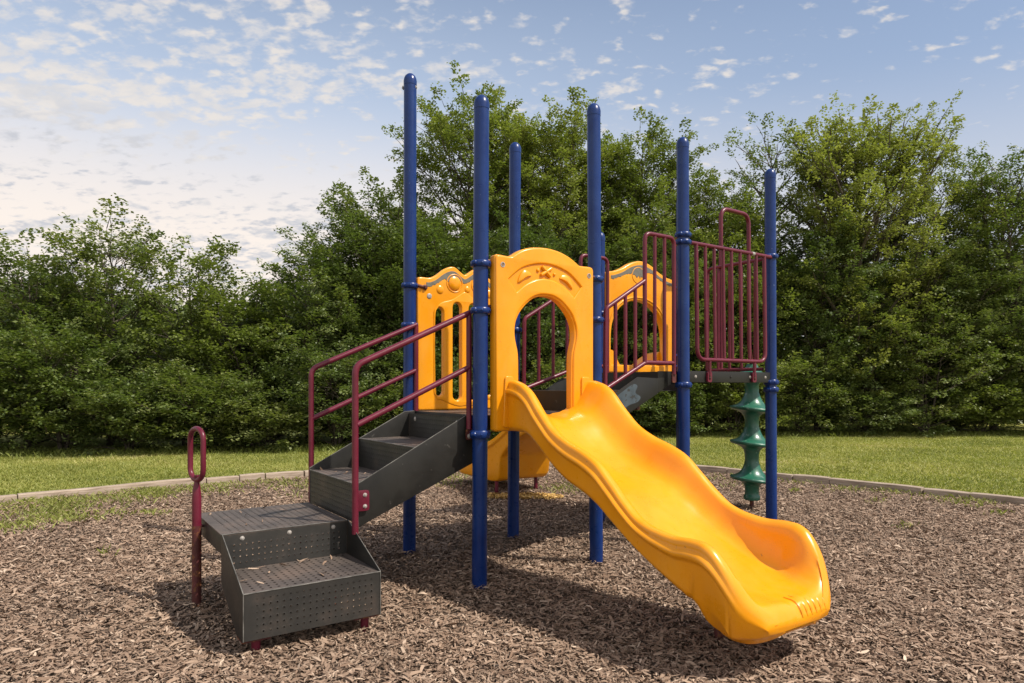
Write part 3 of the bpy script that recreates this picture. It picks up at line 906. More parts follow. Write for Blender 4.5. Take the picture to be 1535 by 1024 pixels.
BR = 0.0128
def link_rail(tt, sh, tall0, tall1, label):
    h = MB()
    h.tube(fillet([(0.985 + sh, tt, 1.150), (0.990 + sh, tt, 1.692), (tall0, tt, 1.700 + (tall0 - 0.99 - sh) * 0.575)], 0.05, 6), 0.0155, 12)
    h.tube(fillet([(tall0, tt, 1.345), (tall0, tt, 2.245), (tall1, tt, 2.245), (tall1, tt, 1.26)], 0.055, 7), 0.0155, 12)
    h.tube([(0.975 + sh, tt, 1.150), (tall0, tt, 1.338), (tall0 + 0.02, tt, 1.341), (tall1, tt, 1.341)], 0.0155, 12)
    o = h.build('guard_rail', 'maroon', PS)
    o['label'] = label
    n = 3
    for k in range(1, n + 1):
        s = 0.985 + sh + (tall0 - 0.985 - sh) * k / (n + 1)
        zb = 1.150 + (1.338 - 1.150) * (s - 0.975 - sh) / (tall0 - 0.975 - sh)
        MB().tube([(s, tt, zb), (s, tt, 1.700 + (s - 0.99 - sh) * 0.575)], BR, 10).build('baluster', 'maroon', o)
    for k in (1, 2):
        s = tall0 + (tall1 - tall0) * k / 3
        MB().tube([(s, tt, 1.341), (s, tt, 2.24)], BR, 10).build('baluster', 'maroon', o)
    MB().prism(rpoly([(tall1 - 0.02, 1.27), (tall1 + 0.02, 1.27), (tall1 + 0.02, 1.20), (tall1 - 0.02, 1.20)], 0.014), 1, tt - 0.005, tt + 0.005).build('mount_plate', 'rusty', o)
    return o
link_rail(0.0, 0.0, 1.358, 1.655, "maroon stepped guard rail on the near side of the link steps")
link_rail(0.850, -0.055, 1.500, 1.795, "maroon stepped guard rail on the far side of the link steps")

# ---------------------------------------------------------------- barriers on the high deck
TB = -0.035
b = MB()
b.tube([(1.800, TB + 0.012, 2.228), (2.795, TB + 0.012, 2.228)], 0.0155, 12)
b.tube(fillet([(1.868, TB + 0.012, 2.228), (1.868, TB, 1.372), (2.695, TB, 1.372), (2.695, TB + 0.012, 2.228)], 0.085, 8), 0.0155, 12)
bar = b.build('guard_rail', 'maroon', PS)
bar['label'] = "straight maroon guard rail between the two right-hand posts"
for s in (1.970, 2.072, 2.178, 2.278, 2.385, 2.490, 2.590):
    MB().tube([(s, TB + 0.012, 2.224), (s, TB, 1.372)], BR, 10).build('baluster', 'maroon', bar)
for s in (2.007, 2.551):
    MB().tube([(s, TB, 1.372), (s, TB, 1.25)], 0.013, 10).build('foot', 'maroon', bar)
    MB().prism(rpoly([(s - 0.024, 1.285), (s + 0.024, 1.285), (s + 0.024, 1.205), (s - 0.024, 1.205)], 0.02), 1, TB - 0.004, TB + 0.012).build('mount_plate', 'maroon', bar)
    bolt(bar, (s, TB - 0.004, 1.237), (0, -1, 0), 0.010, 0.007, 'rusty')
MB().lathe([(0.017, -0.016), (0.017, 0.016)], (2.545, TB + 0.012, 2.228), 12, (1, 0, 0)).build('worn_patch', 'bolt', bar)
b = MB()
b.tube(fillet([(2.80, 0.628, 1.316), (2.80, 0.628, 2.225), (2.80, 0.06, 2.225)], 0.06, 7), 0.0155, 12)
b.tube([(2.80, 0.628, 1.316), (2.80, 0.06, 1.316)], 0.0145, 12)
sb = b.build('guard_rail', 'maroon', PS)
sb['label'] = "short maroon side guard rail on the right end of the high deck"
for t in (0.51, 0.39, 0.27, 0.135):
    MB().tube([(2.80, t, 1.316), (2.80, t, 2.222)], BR, 10).build('baluster', 'maroon', sb)
for t in (0.50, 0.39):
    MB().tube([(2.80, t, 1.316), (2.80, t + 0.02, 1.285)], 0.012, 10).build('foot', 'maroon', sb)

# ---------------------------------------------------------------- spiral climber and its handle arch
cs_, ct_ = 3.463, 0.639
prof = []
def disc(zc, up=0.17, dn=0.17, R=0.195):
    return [(0.064, zc - dn), (0.066, zc - dn * 0.62), (0.075, zc - dn * 0.40), (0.098, zc - dn * 0.24), (0.135, zc - dn * 0.155), (0.178, zc - 0.020), (R, zc - 0.015), (R + 0.005, zc - 0.006), (R + 0.005, zc + 0.006), (R - 0.002, zc + 0.013),
            (0.160, zc + 0.024), (0.124, zc + 0.046), (0.098, zc + 0.078), (0.080, zc + 0.112), (0.069, zc + min(up * 0.9, 0.15))]
prof = [(0.060, 0.088), (0.074, 0.092), (0.078, 0.112), (0.072, 0.132), (0.066, 0.140)]
for zc in (0.287, 0.628, 0.955):
    prof += disc(zc, 0.165, 0.135 if zc < 0.3 else 0.16)
prof += disc(1.275, 0.115, 0.16)[:10] + [(0.120, 1.295), (0.085, 1.32), (0.058, 1.36), (0.045, 1.385)]
vs, fs = [], []
seg = 40
for r, z in prof:
    for k in range(seg):
        a = 2 * pi * k / seg
        # the treads wind slightly round the pole
        tw = 0.024 * max(0, (r - 0.07) / 0.13) * cos(a - 2.6)
        vs.append((cs_ + r * cos(a), ct_ + r * sin(a), z + tw))
for i in range(len(prof) - 1):
    for k in range(seg):
        k2 = (k + 1) % seg
        fs.append((i * seg + k, i * seg + k2, (i + 1) * seg + k2, (i + 1) * seg + k))
fs += [tuple(range(seg - 1, -1, -1)), tuple((len(prof) - 1) * seg + k for k in range(seg))]
cl = MB().add(vs, fs).build('spiral_climber', 'green', PS, 60)
MB().tube([(cs_, ct_, -0.03), (cs_, ct_, 0.10)], 0.019, 12).build('ground_rod', 'rusty', cl)
MB().tube(fillet([(2.83, 0.505, D2), (2.83, 0.505, 2.752), (3.24, 0.515, 2.752), (3.27, 0.53, 1.52), (cs_, ct_, 1.375)], 0.10, 8), 0.0185, 14).build('handle_arch', 'maroon', PS)

# ================================================================== ground
def noise2(x, y, sd=0):
    r = np.random.RandomState(sd)
    z = 0
    for k in range(7):
        f = 0.5 * 1.7 ** k
        a, ph, ph2 = r.rand() * 6.28, r.rand() * 6.28, r.rand() * 6.28
        z = z + np.sin((x * np.cos(a) + y * np.sin(a)) * f * 2 + ph) * np.cos((y * np.cos(a) - x * np.sin(a)) * f * 1.6 + ph2) / (1.5 ** k)
    return z

# far ground: one sheet to the horizon
mb = MB()
mb.add([(-900, -900, -0.03), (900, -900, -0.03), (900, 900, -0.03), (-900, 900, -0.03)], [(0, 1, 2, 3)])
gr = mb.build('ground', 'lawn')
tag(gr, kind='structure')

def gpt(u, v, z=0.05):
    d = (CAMZ - z) / (v - HOR) * 1000
    return Vector(((u - U0) / 1000 * d, d, 0))
border = [gpt(*p) for p in [(-210, 769), (25, 744.5), (308, 718), (358, 714), (397, 711.5), (455, 708), (560, 700), (700, 694), (860, 691), (1000, 695), (1092, 704), (1190, 714), (1245, 718.5), (1385, 734), (1455, 740.5), (1640, 762)]]
# mulch bed inside the border (and behind the camera)
bp = [(p.x, p.y) for p in border]
bed_poly = bp + [(6.3, 4.0), (6.0, 1.0), (4.5, -1.6), (1.5, -2.9), (-1.5, -2.9), (-4.5, -1.6), (-6.0, 1.0), (-6.3, 4.0)]
def inside(px, py, poly):
    c = np.zeros(px.shape, bool)
    n = len(poly)
    j = n - 1
    for i in range(n):
        xi, yi = poly[i]; xj, yj = poly[j]
        cond = ((yi > py) != (yj > py)) & (px < (xj - xi) * (py - yi) / (yj - yi + 1e-12) + xi)
        c ^= cond
        j = i
    return c
def to_world(s, t):
    return (ORG.x + s * cos(ANG) - t * sin(ANG), ORG.y + s * sin(ANG) + t * cos(ANG))
FEET = [to_world(p[0], p[1]) + (0.10, 0.022) for p in posts] + [to_world(gs, gt) + (0.07, 0.014), to_world(0.47, -1.85) + (0.30, -0.008), to_world(3.463, 0.639) + (0.08, 0.02)]
def mulch_z(x, y):
    z = 0.010 * noise2(x, y, 4) - 0.004
    for fx, fy, w, h in FEET:
        z = z + h * np.exp(-((x - fx) ** 2 + (y - fy) ** 2) / (w * w))
    return z
def grid_sheet(name, xs, ys, zf, mat, mask):
    X, Y = np.meshgrid(xs, ys)
    Z = zf(X, Y)
    V = np.stack([X, Y, Z], -1).reshape(-1, 3)
    nx, ny = len(xs), len(ys)
    i = np.arange(nx - 1)[None, :] + np.arange(ny - 1)[:, None] * nx
    Fc = np.stack([i, i + 1, i + 1 + nx, i + nx], -1).reshape(-1, 4)
    cx = V[Fc].mean(1)
    keep = mask(cx[:, 0], cx[:, 1])
    o = np_mesh(name, V, Fc[keep], np.zeros(keep.sum()), mat)
    o.data.polygons.foreach_set('use_smooth', [True] * len(o.data.polygons))
    return tag(o, kind='structure')
grid_sheet('mulch_bed', np.arange(-6.6, 6.61, 0.08), np.arange(-3.2, 11.0, 0.08), mulch_z, 'mulch', lambda x, y: inside(x, y, bed_poly))
def lawn_z(x, y):
    return 0.012 * noise2(x * 0.5, y * 0.5, 9) - 0.002
grid_sheet('lawn', np.arange(-26, 26.1, 0.16), np.arange(3.0, 24, 0.16), lawn_z, 'lawn', lambda x, y: (~inside(x, y, bed_poly)))

# border timbers, each a thing of its own
tlabels = ["long grey border timber at the far left of the lawn edge", "long pale border timber behind the grab post's left",
           "short grey border timber just right of the grab post loop", "short border timber block midway to the black steps",
           "stubby border timber next to the step handrail foot", "border timber seen behind the stair side plate",
           "border timber behind the second slide's run-out end", "border timber in the gap behind the blue posts",
           "border timber hidden mostly behind the front slide", "grey border timber behind the right-hand slide curve",
           "grey border timber behind the green spiral climber", "short border timber right of the outermost blue post",
           "long grey border timber along the right lawn", "short border timber near the right photo edge", "last long border timber at the right photo edge"]
rt = random.Random(11)
for i in range(len(border) - 1):
    a, b_ = border[i], border[i + 1]
    d = b_ - a
    ln = d.length
    o_ang = atan2(d.y, d.x)
    w, h = 0.095, 0.074 + rt.uniform(-0.008, 0.008)
    vs, fs = [], []
    ns = max(3, int(ln / 0.12))
    sec = rpoly([(-w / 2, -0.05), (w / 2, -0.05), (w / 2, h), (-w / 2, h)], 0.012, 3)
    ph = rt.uniform(0, 6)
    for k in range(ns + 1):
        x = 0.008 + (ln - 0.016) * k / ns
        dy, dz = 0.004 * sin(x * 3 + ph), 0.004 * sin(x * 4.3 + ph * 2)
        e = 0.96 if k in (0, ns) else 1.0
        vs += [(x, y * e + dy, z * (e if z > 0 else 1) + dz) for y, z in sec]
    n = len(sec)
    for k in range(ns):
        for j in range(n):
            j2 = (j + 1) % n
            fs.append((k * n + j, k * n + j2, (k + 1) * n + j2, (k + 1) * n + j))
    fs += [tuple(range(n)), tuple(ns * n + j for j in range(n))]
    o = MB().add(vs, fs).build('border_timber', 'timber', None, 40)
    o.location = (a.x, a.y, rt.uniform(-0.006, 0.006))
    o.rotation_euler = (rt.uniform(-0.04, 0.04), 0, o_ang + rt.uniform(-0.006, 0.006))
    tag(o, tlabels[i], "timber edging", "timbers edging the wood chip bed")

# ------------------------------------------------------------------ wood chips (nobody could count them)
def chips(name, P, rs, lmin, lmax, mat, tintf, lift=0.0):
    n = len(P)
    ln = lmin + (lmax - lmin) * rs.beta(1.6, 2.2, n)
    ln = ln * np.where(rs.rand(n) < 0.12, 1.5, 1.0)
    wd = np.clip(ln * rs.uniform(0.14, 0.32, n), 0.005, 0.014)
    az = rs.uniform(0, 2 * pi, n)
    pit = rs.normal(0, 0.24, n)
    rol = rs.normal(0, 0.42, n)
    curl = rs.normal(0, 0.30, n)
    bend = rs.normal(0, 0.25, n)
    V = np.zeros((n, 8, 3), np.float32)
    for j, u in enumerate((-0.5, -0.17, 0.17, 0.5)):
        wj = (0.55, 1.0, 0.95, 0.40)[j]
        for k, sgn in enumerate((-1, 1)):
            x = ln * u
            y = wd * 0.5 * sgn * wj + bend * ln * (u * u - 0.08)
            z = curl * ln * (0.25 - u * u) * 1.2
            # roll about x
            y2 = y * np.cos(rol) - z * np.sin(rol)
            z2 = y * np.sin(rol) + z * np.cos(rol)
            x3 = x * np.cos(pit) - z2 * np.sin(pit)
            z3 = x * np.sin(pit) + z2 * np.cos(pit)
            V[:, j * 2 + k, 0] = P[:, 0] + x3 * np.cos(az) - y2 * np.sin(az)
            V[:, j * 2 + k, 1] = P[:, 1] + x3 * np.sin(az) + y2 * np.cos(az)
            V[:, j * 2 + k, 2] = P[:, 2] + z3
    base = (np.arange(n) * 8)[:, None, None]
    q = np.array([[0, 1, 3, 2], [2, 3, 5, 4], [4, 5, 7, 6]])[None]
    Fc = (base + q).reshape(-1, 4)
    tint = np.repeat(tintf(n), 3)
    return np_mesh(name, V.reshape(-1, 3), Fc, tint, mat)
rs = np.random.RandomState(5)
pts = []
for (d0, d1, dens) in ((1.75, 3.2, 5200), (3.2, 4.8, 4300), (4.8, 7.0, 3000), (7.0, 10.6, 1900)):
    area = (1.62 * (d0 + d1) / 2 + 1.6) * (d1 - d0)
    n = int(area * dens)
    d = np.sqrt(rs.uniform(d0 ** 2, d1 ** 2, n))
    x = (rs.rand(n) - 0.5) * (1.62 * d + 1.6)
    pts.append(np.stack([x, d], 1))
P = np.concatenate(pts)
P = P[inside(P[:, 0], P[:, 1], [(x * 0.992, y * 0.995 - 0.03) for x, y in bed_poly])]
# keep chips out of nothing but let them pile against the feet
Z = mulch_z(P[:, 0], P[:, 1]) + rs.uniform(0.0, 0.024, len(P))
P3 = np.concatenate([P, Z[:, None]], 1)
stray = []
for (s0, s1, t0, t1, z, n) in ((-1.34, -0.76, 0.20, 0.80, 0.461, 7), (-1.34, -0.76, -0.24, 0.14, 0.283, 8), (-0.68, -0.40, 0.12, 0.85, 0.653, 6), (0.1, 0.8, 0.1, 0.85, 1.008, 6), (-1.3, -0.8, 0.10, 0.15, 0.283, 8)):
    for k in range(n):
        stray.append(to_world(rs.uniform(s0, s1), rs.uniform(t0, t1)) + (z,))
P3 = np.concatenate([P3, np.array(stray)])
ch = chips('wood_chips', P3, rs, 0.018, 0.058, 'chip', lambda n: np.clip(rs.beta(2.0, 2.4, n), 0, 1))
tag(ch, "brown shredded wood chips covering the playground bed", "wood chips", kind='stuff')

pf = P[rs.rand(len(P)) < 0.8]
pf = pf + rs.normal(0, 0.03, pf.shape)
pf = pf[inside(pf[:, 0], pf[:, 1], bed_poly)]
Zf = mulch_z(pf[:, 0], pf[:, 1]) + rs.uniform(0.004, 0.026, len(pf))
cf = chips('wood_fines', np.concatenate([pf, Zf[:, None]], 1), rs, 0.008, 0.028, 'chip', lambda n: np.clip(rs.beta(2.0, 2.6, n), 0, 1))
tag(cf, "fine splinters mixed in among the larger wood chips", "wood chips", kind='stuff')

# yellowish chips under the end of the second slide
n = 2000
cx, cy = 0.12, 7.0
a = rs.uniform(0, 2 * pi, n); r = np.sqrt(rs.rand(n))
Py = np.stack([cx + 0.42 * r * np.cos(a), cy + 0.17 * r * np.sin(a)], 1)
Z = mulch_z(Py[:, 0], Py[:, 1]) + rs.uniform(0.016, 0.040, n)
yc = chips('yellow_chips', np.concatenate([Py, Z[:, None]], 1), rs, 0.03, 0.07, 'ychip', lambda n: rs.rand(n))
tag(yc, "patch of yellow chips under the run-out of the back slide", "wood chips", kind='stuff')

# ------------------------------------------------------------------ grass
def blades(name, P, rs, hmin, hmax, w, lean, mat, tintf):
    n = len(P)
    h = rs.uniform(hmin, hmax, n)
    az = rs.uniform(0, 2 * pi, n)
    la = rs.uniform(0, 2 * pi, n)
    le = np.abs(rs.normal(lean, 0.3, n))
    V = np.zeros((n, 4, 3), np.float32)
    ww = w * rs.uniform(0.7, 1.3, n)
    dx, dy = np.cos(az) * ww, np.sin(az) * ww
    bx, by = np.cos(la) * le * h, np.sin(la) * le * h
    V[:, 0] = np.stack([P[:, 0] - dx, P[:, 1] - dy, P[:, 2]], 1)
    V[:, 1] = np.stack([P[:, 0] + dx, P[:, 1] + dy, P[:, 2]], 1)
    V[:, 2] = np.stack([P[:, 0] + bx * 0.45 + dx * 0.8, P[:, 1] + by * 0.45 + dy * 0.8, P[:, 2] + h * 0.65], 1)
    V[:, 3] = np.stack([P[:, 0] + bx, P[:, 1] + by, P[:, 2] + h], 1)
    Fc = np.arange(n * 4).reshape(-1, 4)
    return np_mesh(name, V.reshape(-1, 3), Fc, tintf(n), mat)
def base_d(u):
    return np.interp(u, [-400, 0, 500, 620, 1050, 1535, 2000], [10.6, 11.0, 12.0, 13.0, 15.6, 15.8, 15.8])
n = 330000
d = rs.uniform(6.2, 17.0, n)
u = rs.uniform(-250, 1800, n)
x = (u - U0) / 1000 * d
ok = (~inside(x, d, [(a * 1.004, b * 1.006) for a, b in bed_poly])) & (d < base_d(u) + 1.2)
P = np.stack([x[ok], d[ok]], 1)
P3 = np.concatenate([P, lawn_z(P[:, 0], P[:, 1])[:, None]], 1)
patch = 0.5 + 0.22 * noise2(P[:, 0] * 0.9, P[:, 1] * 1.6, 21) 
nt_ = 15000
ut = rs.uniform(-150, 1700, nt_)
dt = base_d(ut) + rs.normal(0.35, 0.35, nt_)
PT = np.stack([(ut - U0) / 1000 * dt, dt, np.zeros(nt_)], 1)
gt_ = blades('tall_grass', PT, rs, 0.035, 0.11, 0.006, 0.6, 'grass', lambda n: np.clip(rs.normal(0.08, 0.12, n), 0, 1))
tag(gt_, "long unmown grass along the foot of the trees", "grass", kind='stuff')
g = blades('lawn_grass', P3, rs, 0.016, 0.036, 0.0055, 0.75, 'grass', lambda n: np.clip(patch + rs.normal(0, 0.16, n), 0, 1))
tag(g, "mown green lawn around the playground bed", "grass", kind='stuff')

# weeds creeping into the chips along the border
W = []
def weed_patch(u, v, ru, rv, n):
    n = int(n * 0.55)
    uu = u + rs.normal(0, ru, n); vv = v + rs.normal(0, rv, n)
    dd = CAMZ / np.maximum(vv - HOR, 60) * 1000
    W.append(np.stack([(uu - U0) / 1000 * dd, dd], 1))
for (u_, v_, ru, rv, n) in [(20, 765, 45, 9, 900), (100, 762, 22, 6, 1300), (75, 775, 25, 6, 900), (60, 752, 50, 3, 900), (150, 750, 45, 6, 900), (215, 742, 25, 6, 900), (230, 738, 20, 4, 700), (290, 733, 30, 5, 800),
                            (330, 728, 25, 5, 500), (10, 792, 15, 5, 260), (45, 790, 18, 5, 220), (110, 781, 25, 3, 300), (170, 772, 14, 2, 140), (230, 772, 14, 2, 140), (440, 727, 25, 4, 500), (400, 722, 30, 4, 300), (1215, 722, 25, 3, 220), (1280, 734, 25, 3, 220), (1340, 738, 20, 2, 260), (1465, 752, 30, 4, 600), (1420, 745, 30, 3, 300),
                            (1190, 736, 6, 1.5, 60), (1310, 752, 10, 2, 50), (1500, 770, 10, 2, 60), (1360, 790, 10, 2, 50), (700, 718, 40, 6, 400), (850, 733, 20, 4, 350), (660, 722, 20, 6, 300), (1065, 716, 20, 3, 140), (160, 832, 10, 3, 30), (440, 745, 15, 4, 60), (1100, 728, 12, 3, 60)]:
    weed_patch(u_, v_, ru, rv, n)
W = np.concatenate(W)
W = W[inside(W[:, 0], W[:, 1], bed_poly)]
P3 = np.concatenate([W, mulch_z(W[:, 0], W[:, 1])[:, None] + 0.008], 1)
g = blades('weeds', P3, rs, 0.02, 0.055, 0.0045, 0.9, 'grass', lambda n: np.clip(rs.normal(0.45, 0.2, n), 0, 1))
tag(g, "thin green weeds creeping into the chips along the timber edging", "weeds", kind='stuff')

# ================================================================== trees
def unit(v): return v / (np.linalg.norm(v, axis=-1, keepdims=True) + 1e-9)

def leaf_cloud(TP, TD, TL, per, size, rs):
    """leaves on twigs: TP base, TD direction, TL length; returns verts, faces, tint"""
    m = len(TP)
    k = np.repeat(np.arange(m), per)
    n = len(k)
    u = rs.rand(n) ** 0.8
    D = TD[k]
    side = unit(np.cross(D, np.array([0, 0, 1.0])) + 1e-6)
    up = unit(np.cross(side, D))
    sg = np.where(rs.rand(n) < 0.5, -1.0, 1.0)[:, None]
    spread = (TL[k] * 0.34 * (1.1 - 0.7 * u))[:, None]
    pos = TP[k] + D * (TL[k] * u)[:, None] + side * sg * spread * rs.rand(n, 1) + up * rs.normal(0, 0.035, (n, 1)) + rs.normal(0, 0.03, (n, 3))
    pos[:, 2] -= 0.06 * (u ** 2) * TL[k]
    ax_ = unit(D * 0.5 + side * sg * 0.8 + rs.normal(0, 0.42, (n, 3)) - np.array([0, 0, 0.30]))
    nr = unit(up * 0.9 + np.array([0, 0, 0.5]) + rs.normal(0, 0.45, (n, 3)))
    wv = unit(np.cross(ax_, nr))
    sz = (size * rs.uniform(0.65, 1.3, n))[:, None]
    V = np.zeros((n, 4, 3), np.float32)
    V[:, 0] = pos
    V[:, 1] = pos + ax_ * sz * 0.48 + wv * sz * 0.33 + nr * sz * 0.06
    V[:, 2] = pos + ax_ * sz
    V[:, 3] = pos + ax_ * sz * 0.48 - wv * sz * 0.33 + nr * sz * 0.06
    tw = rs.normal(0, 0.13, m)[k]
    tint = np.clip(0.5 + tw + rs.normal(0, 0.17, n), 0, 1)
    return V.reshape(-1, 3), np.arange(n * 4).reshape(-1, 4), tint

def rot_about(v, ax_, a):
    return v * cos(a) + np.cross(ax_, v) * sin(a) + ax_ * np.dot(ax_, v) * (1 - cos(a))

def grow_tree(rs, H, R, h0, nl, per, size, stems=1, upright=0.5, sparse_top=0.0, prof=0.6, drift=0.05, limb=1.0):
    wood = MB()
    TP, TD, TL = [], [], []
    for sidx in range(stems):
        if stems > 1:
            a0 = 2 * pi * sidx / stems + rs.rand()
            lean = np.array([cos(a0), sin(a0), 0]) * R * 0.30
            hh = H * rs.uniform(0.75, 1.0)
        else:
            lean = np.zeros(3); hh = H
        tr = []
        off = np.zeros(3)
        kk = 9
        for i in range(kk + 1):
            f = i / kk
            off = off + np.array([rs.normal(0, drift), rs.normal(0, drift), 0]) * (H / kk) * 1.2
            tr.append(np.array([0, 0, -0.1 if i == 0 else 0.0]) + lean * (0.15 + f) * (1 if stems > 1 else 0) + off * f + np.array([0, 0, hh * 0.94 * f]))
        r0 = (0.011 * hh + 0.025) * (0.6 if stems > 1 else 1)
        wood.tube(tr, [max(0.008, r0 * (1 - 0.93 * i / kk)) for i in range(kk + 1)], 7, cap=False)
        tr = np.array(tr)
        n_l = max(4, int(nl / stems))
        for i in range(n_l):
            f = h0 + (0.98 - h0) * ((i + rs.rand() * 0.8) / n_l)
            fr = (f - h0) / (1 - h0)
            az = i * 2.39996 + rs.normal(0, 0.4) + sidx
            base = np.array([np.interp(f * 0.94 / 0.94, np.linspace(0, 1, kk + 1), tr[:, c]) for c in range(3)])
            env = R * (sin(pi * min(0.97, fr * 0.80 + 0.17)) ** prof) * rs.uniform(0.70, 1.12)
            el = 0.15 + upright * (0.4 + 0.9 * fr) + rs.normal(0, 0.12)
            el = max(-0.1, min(1.35, el))
            ln = env / max(0.45, cos(el))
            ln = min(ln, (H * 1.04 - base[2]) / max(0.2, sin(el)) if el > 0.2 else ln)
            ln = max(ln, 0.35)
            d0 = np.array([cos(az) * cos(el), sin(az) * cos(el), sin(el)])
            npt = 6
            path = [base]
            d = d0.copy()
            for q in range(npt):
                d = unit(d + np.array([rs.normal(0, 0.10), rs.normal(0, 0.10), 0.07 * upright + rs.normal(0, 0.05)]))
                path.append(path[-1] + d * ln / npt)
            rl = max(0.009, r0 * (1 - 0.85 * f) * 0.6) * limb
            wood.tube(path, [max(0.004, rl * (1 - 0.85 * q / npt)) for q in range(npt + 1)], 5, cap=False)
            path = np.array(path)
            nb = max(3, int(ln / 0.34 + 2))
            for bidx in range(nb):
                uu = 0.22 + 0.78 * (bidx + rs.rand()) / nb
                if bidx == nb - 1: uu = 1.0
                x = uu * npt
                i0 = min(int(x), npt - 1)
                bp_ = path[i0] + (path[i0 + 1] - path[i0]) * (x - i0)
                dl = unit(path[i0 + 1] - path[i0])
                sd = unit(np.cross(dl, np.array([0, 0, 1.0])) + 1e-5)
                aa = (0.75 if bidx % 2 else -0.75) + rs.normal(0, 0.35)
                if bidx == nb - 1: aa *= 0.2
                bd = unit(dl * cos(aa) + sd * sin(aa) + np.array([0, 0, rs.normal(0.12, 0.28)]))
                bl = (0.28 + 0.30 * ln * (1.15 - uu)) * rs.uniform(0.7, 1.25)
                bl = min(bl, 1.1)
                wood.tube([bp_, bp_ + bd * bl * 0.5 + np.array([0, 0, 0.02]), bp_ + bd * bl], [0.009 * limb, 0.006 * limb, 0.003], 4, cap=False)
                nt_ = max(2, int(bl / 0.17))
                if rs.rand() < sparse_top * fr: nt_ = max(1, nt_ // 2)
                for q in range(nt_):
                    w = 0.25 + 0.75 * (q + 1) / nt_
                    tp_ = bp_ + bd * bl * w
                    s2 = unit(np.cross(bd, np.array([0, 0, 1.0])) + 1e-5)
                    a3 = (0.8 if q % 2 else -0.8) + rs.normal(0, 0.4)
                    if q == nt_ - 1: a3 *= 0.2
                    td = unit(bd * cos(a3) + s2 * sin(a3) + np.array([0, 0, rs.normal(0.08, 0.3)]))
                    TP.append(tp_); TD.append(td); TL.append(rs.uniform(0.24, 0.46))
    TP, TD, TL = np.array(TP), np.array(TD), np.array(TL)
    V, Fc, tint = leaf_cloud(TP, TD, TL, per, size, rs)
    return wood, V, Fc, tint

NLEAF = [0]
def tree(name, label, cat, group, u, d, topv, R, mat, seed, h0=0.12, nl=34, per=26, size=0.069, stems=1, upright=0.55, sparse=0.0, prof=0.6, drift=0.05, limb=1.0, parts=('trunk', 'crown')):
    rs_ = np.random.RandomState(seed)
    per = int(per * 1.6)
    H = CAMZ + (HOR - topv) / 1000 * d
    wood, V, Fc, tint = grow_tree(rs_, H * 0.985, R, h0, nl, per, size, stems, upright, sparse, prof, drift, limb)
    kz = H / (V[:, 2].max() - 0.1)
    V[:, 2] *= kz
    wood.v = [(x, y, z * kz) for x, y, z in wood.v]
    tint = np.clip(tint + rs_.normal(0, 0.13), 0, 1)
    V[:, 2] = np.maximum(V[:, 2], 0.02)
    NLEAF[0] += len(Fc)
    e = bpy.data.objects.new(name, None); col.objects.link(e)
    e.location = ((u - U0) / 1000 * d, d, 0)
    e.rotation_euler = (0, 0, rs_.rand() * 6.28)
    wood.build(parts[0], 'bark', e, 60)
    np_mesh(parts[1], V, Fc, tint, mat, e)
    tag(e, label, cat, group)
    return e

TG, SG = "trees behind the lawn", "shrubs along the foot of the trees"
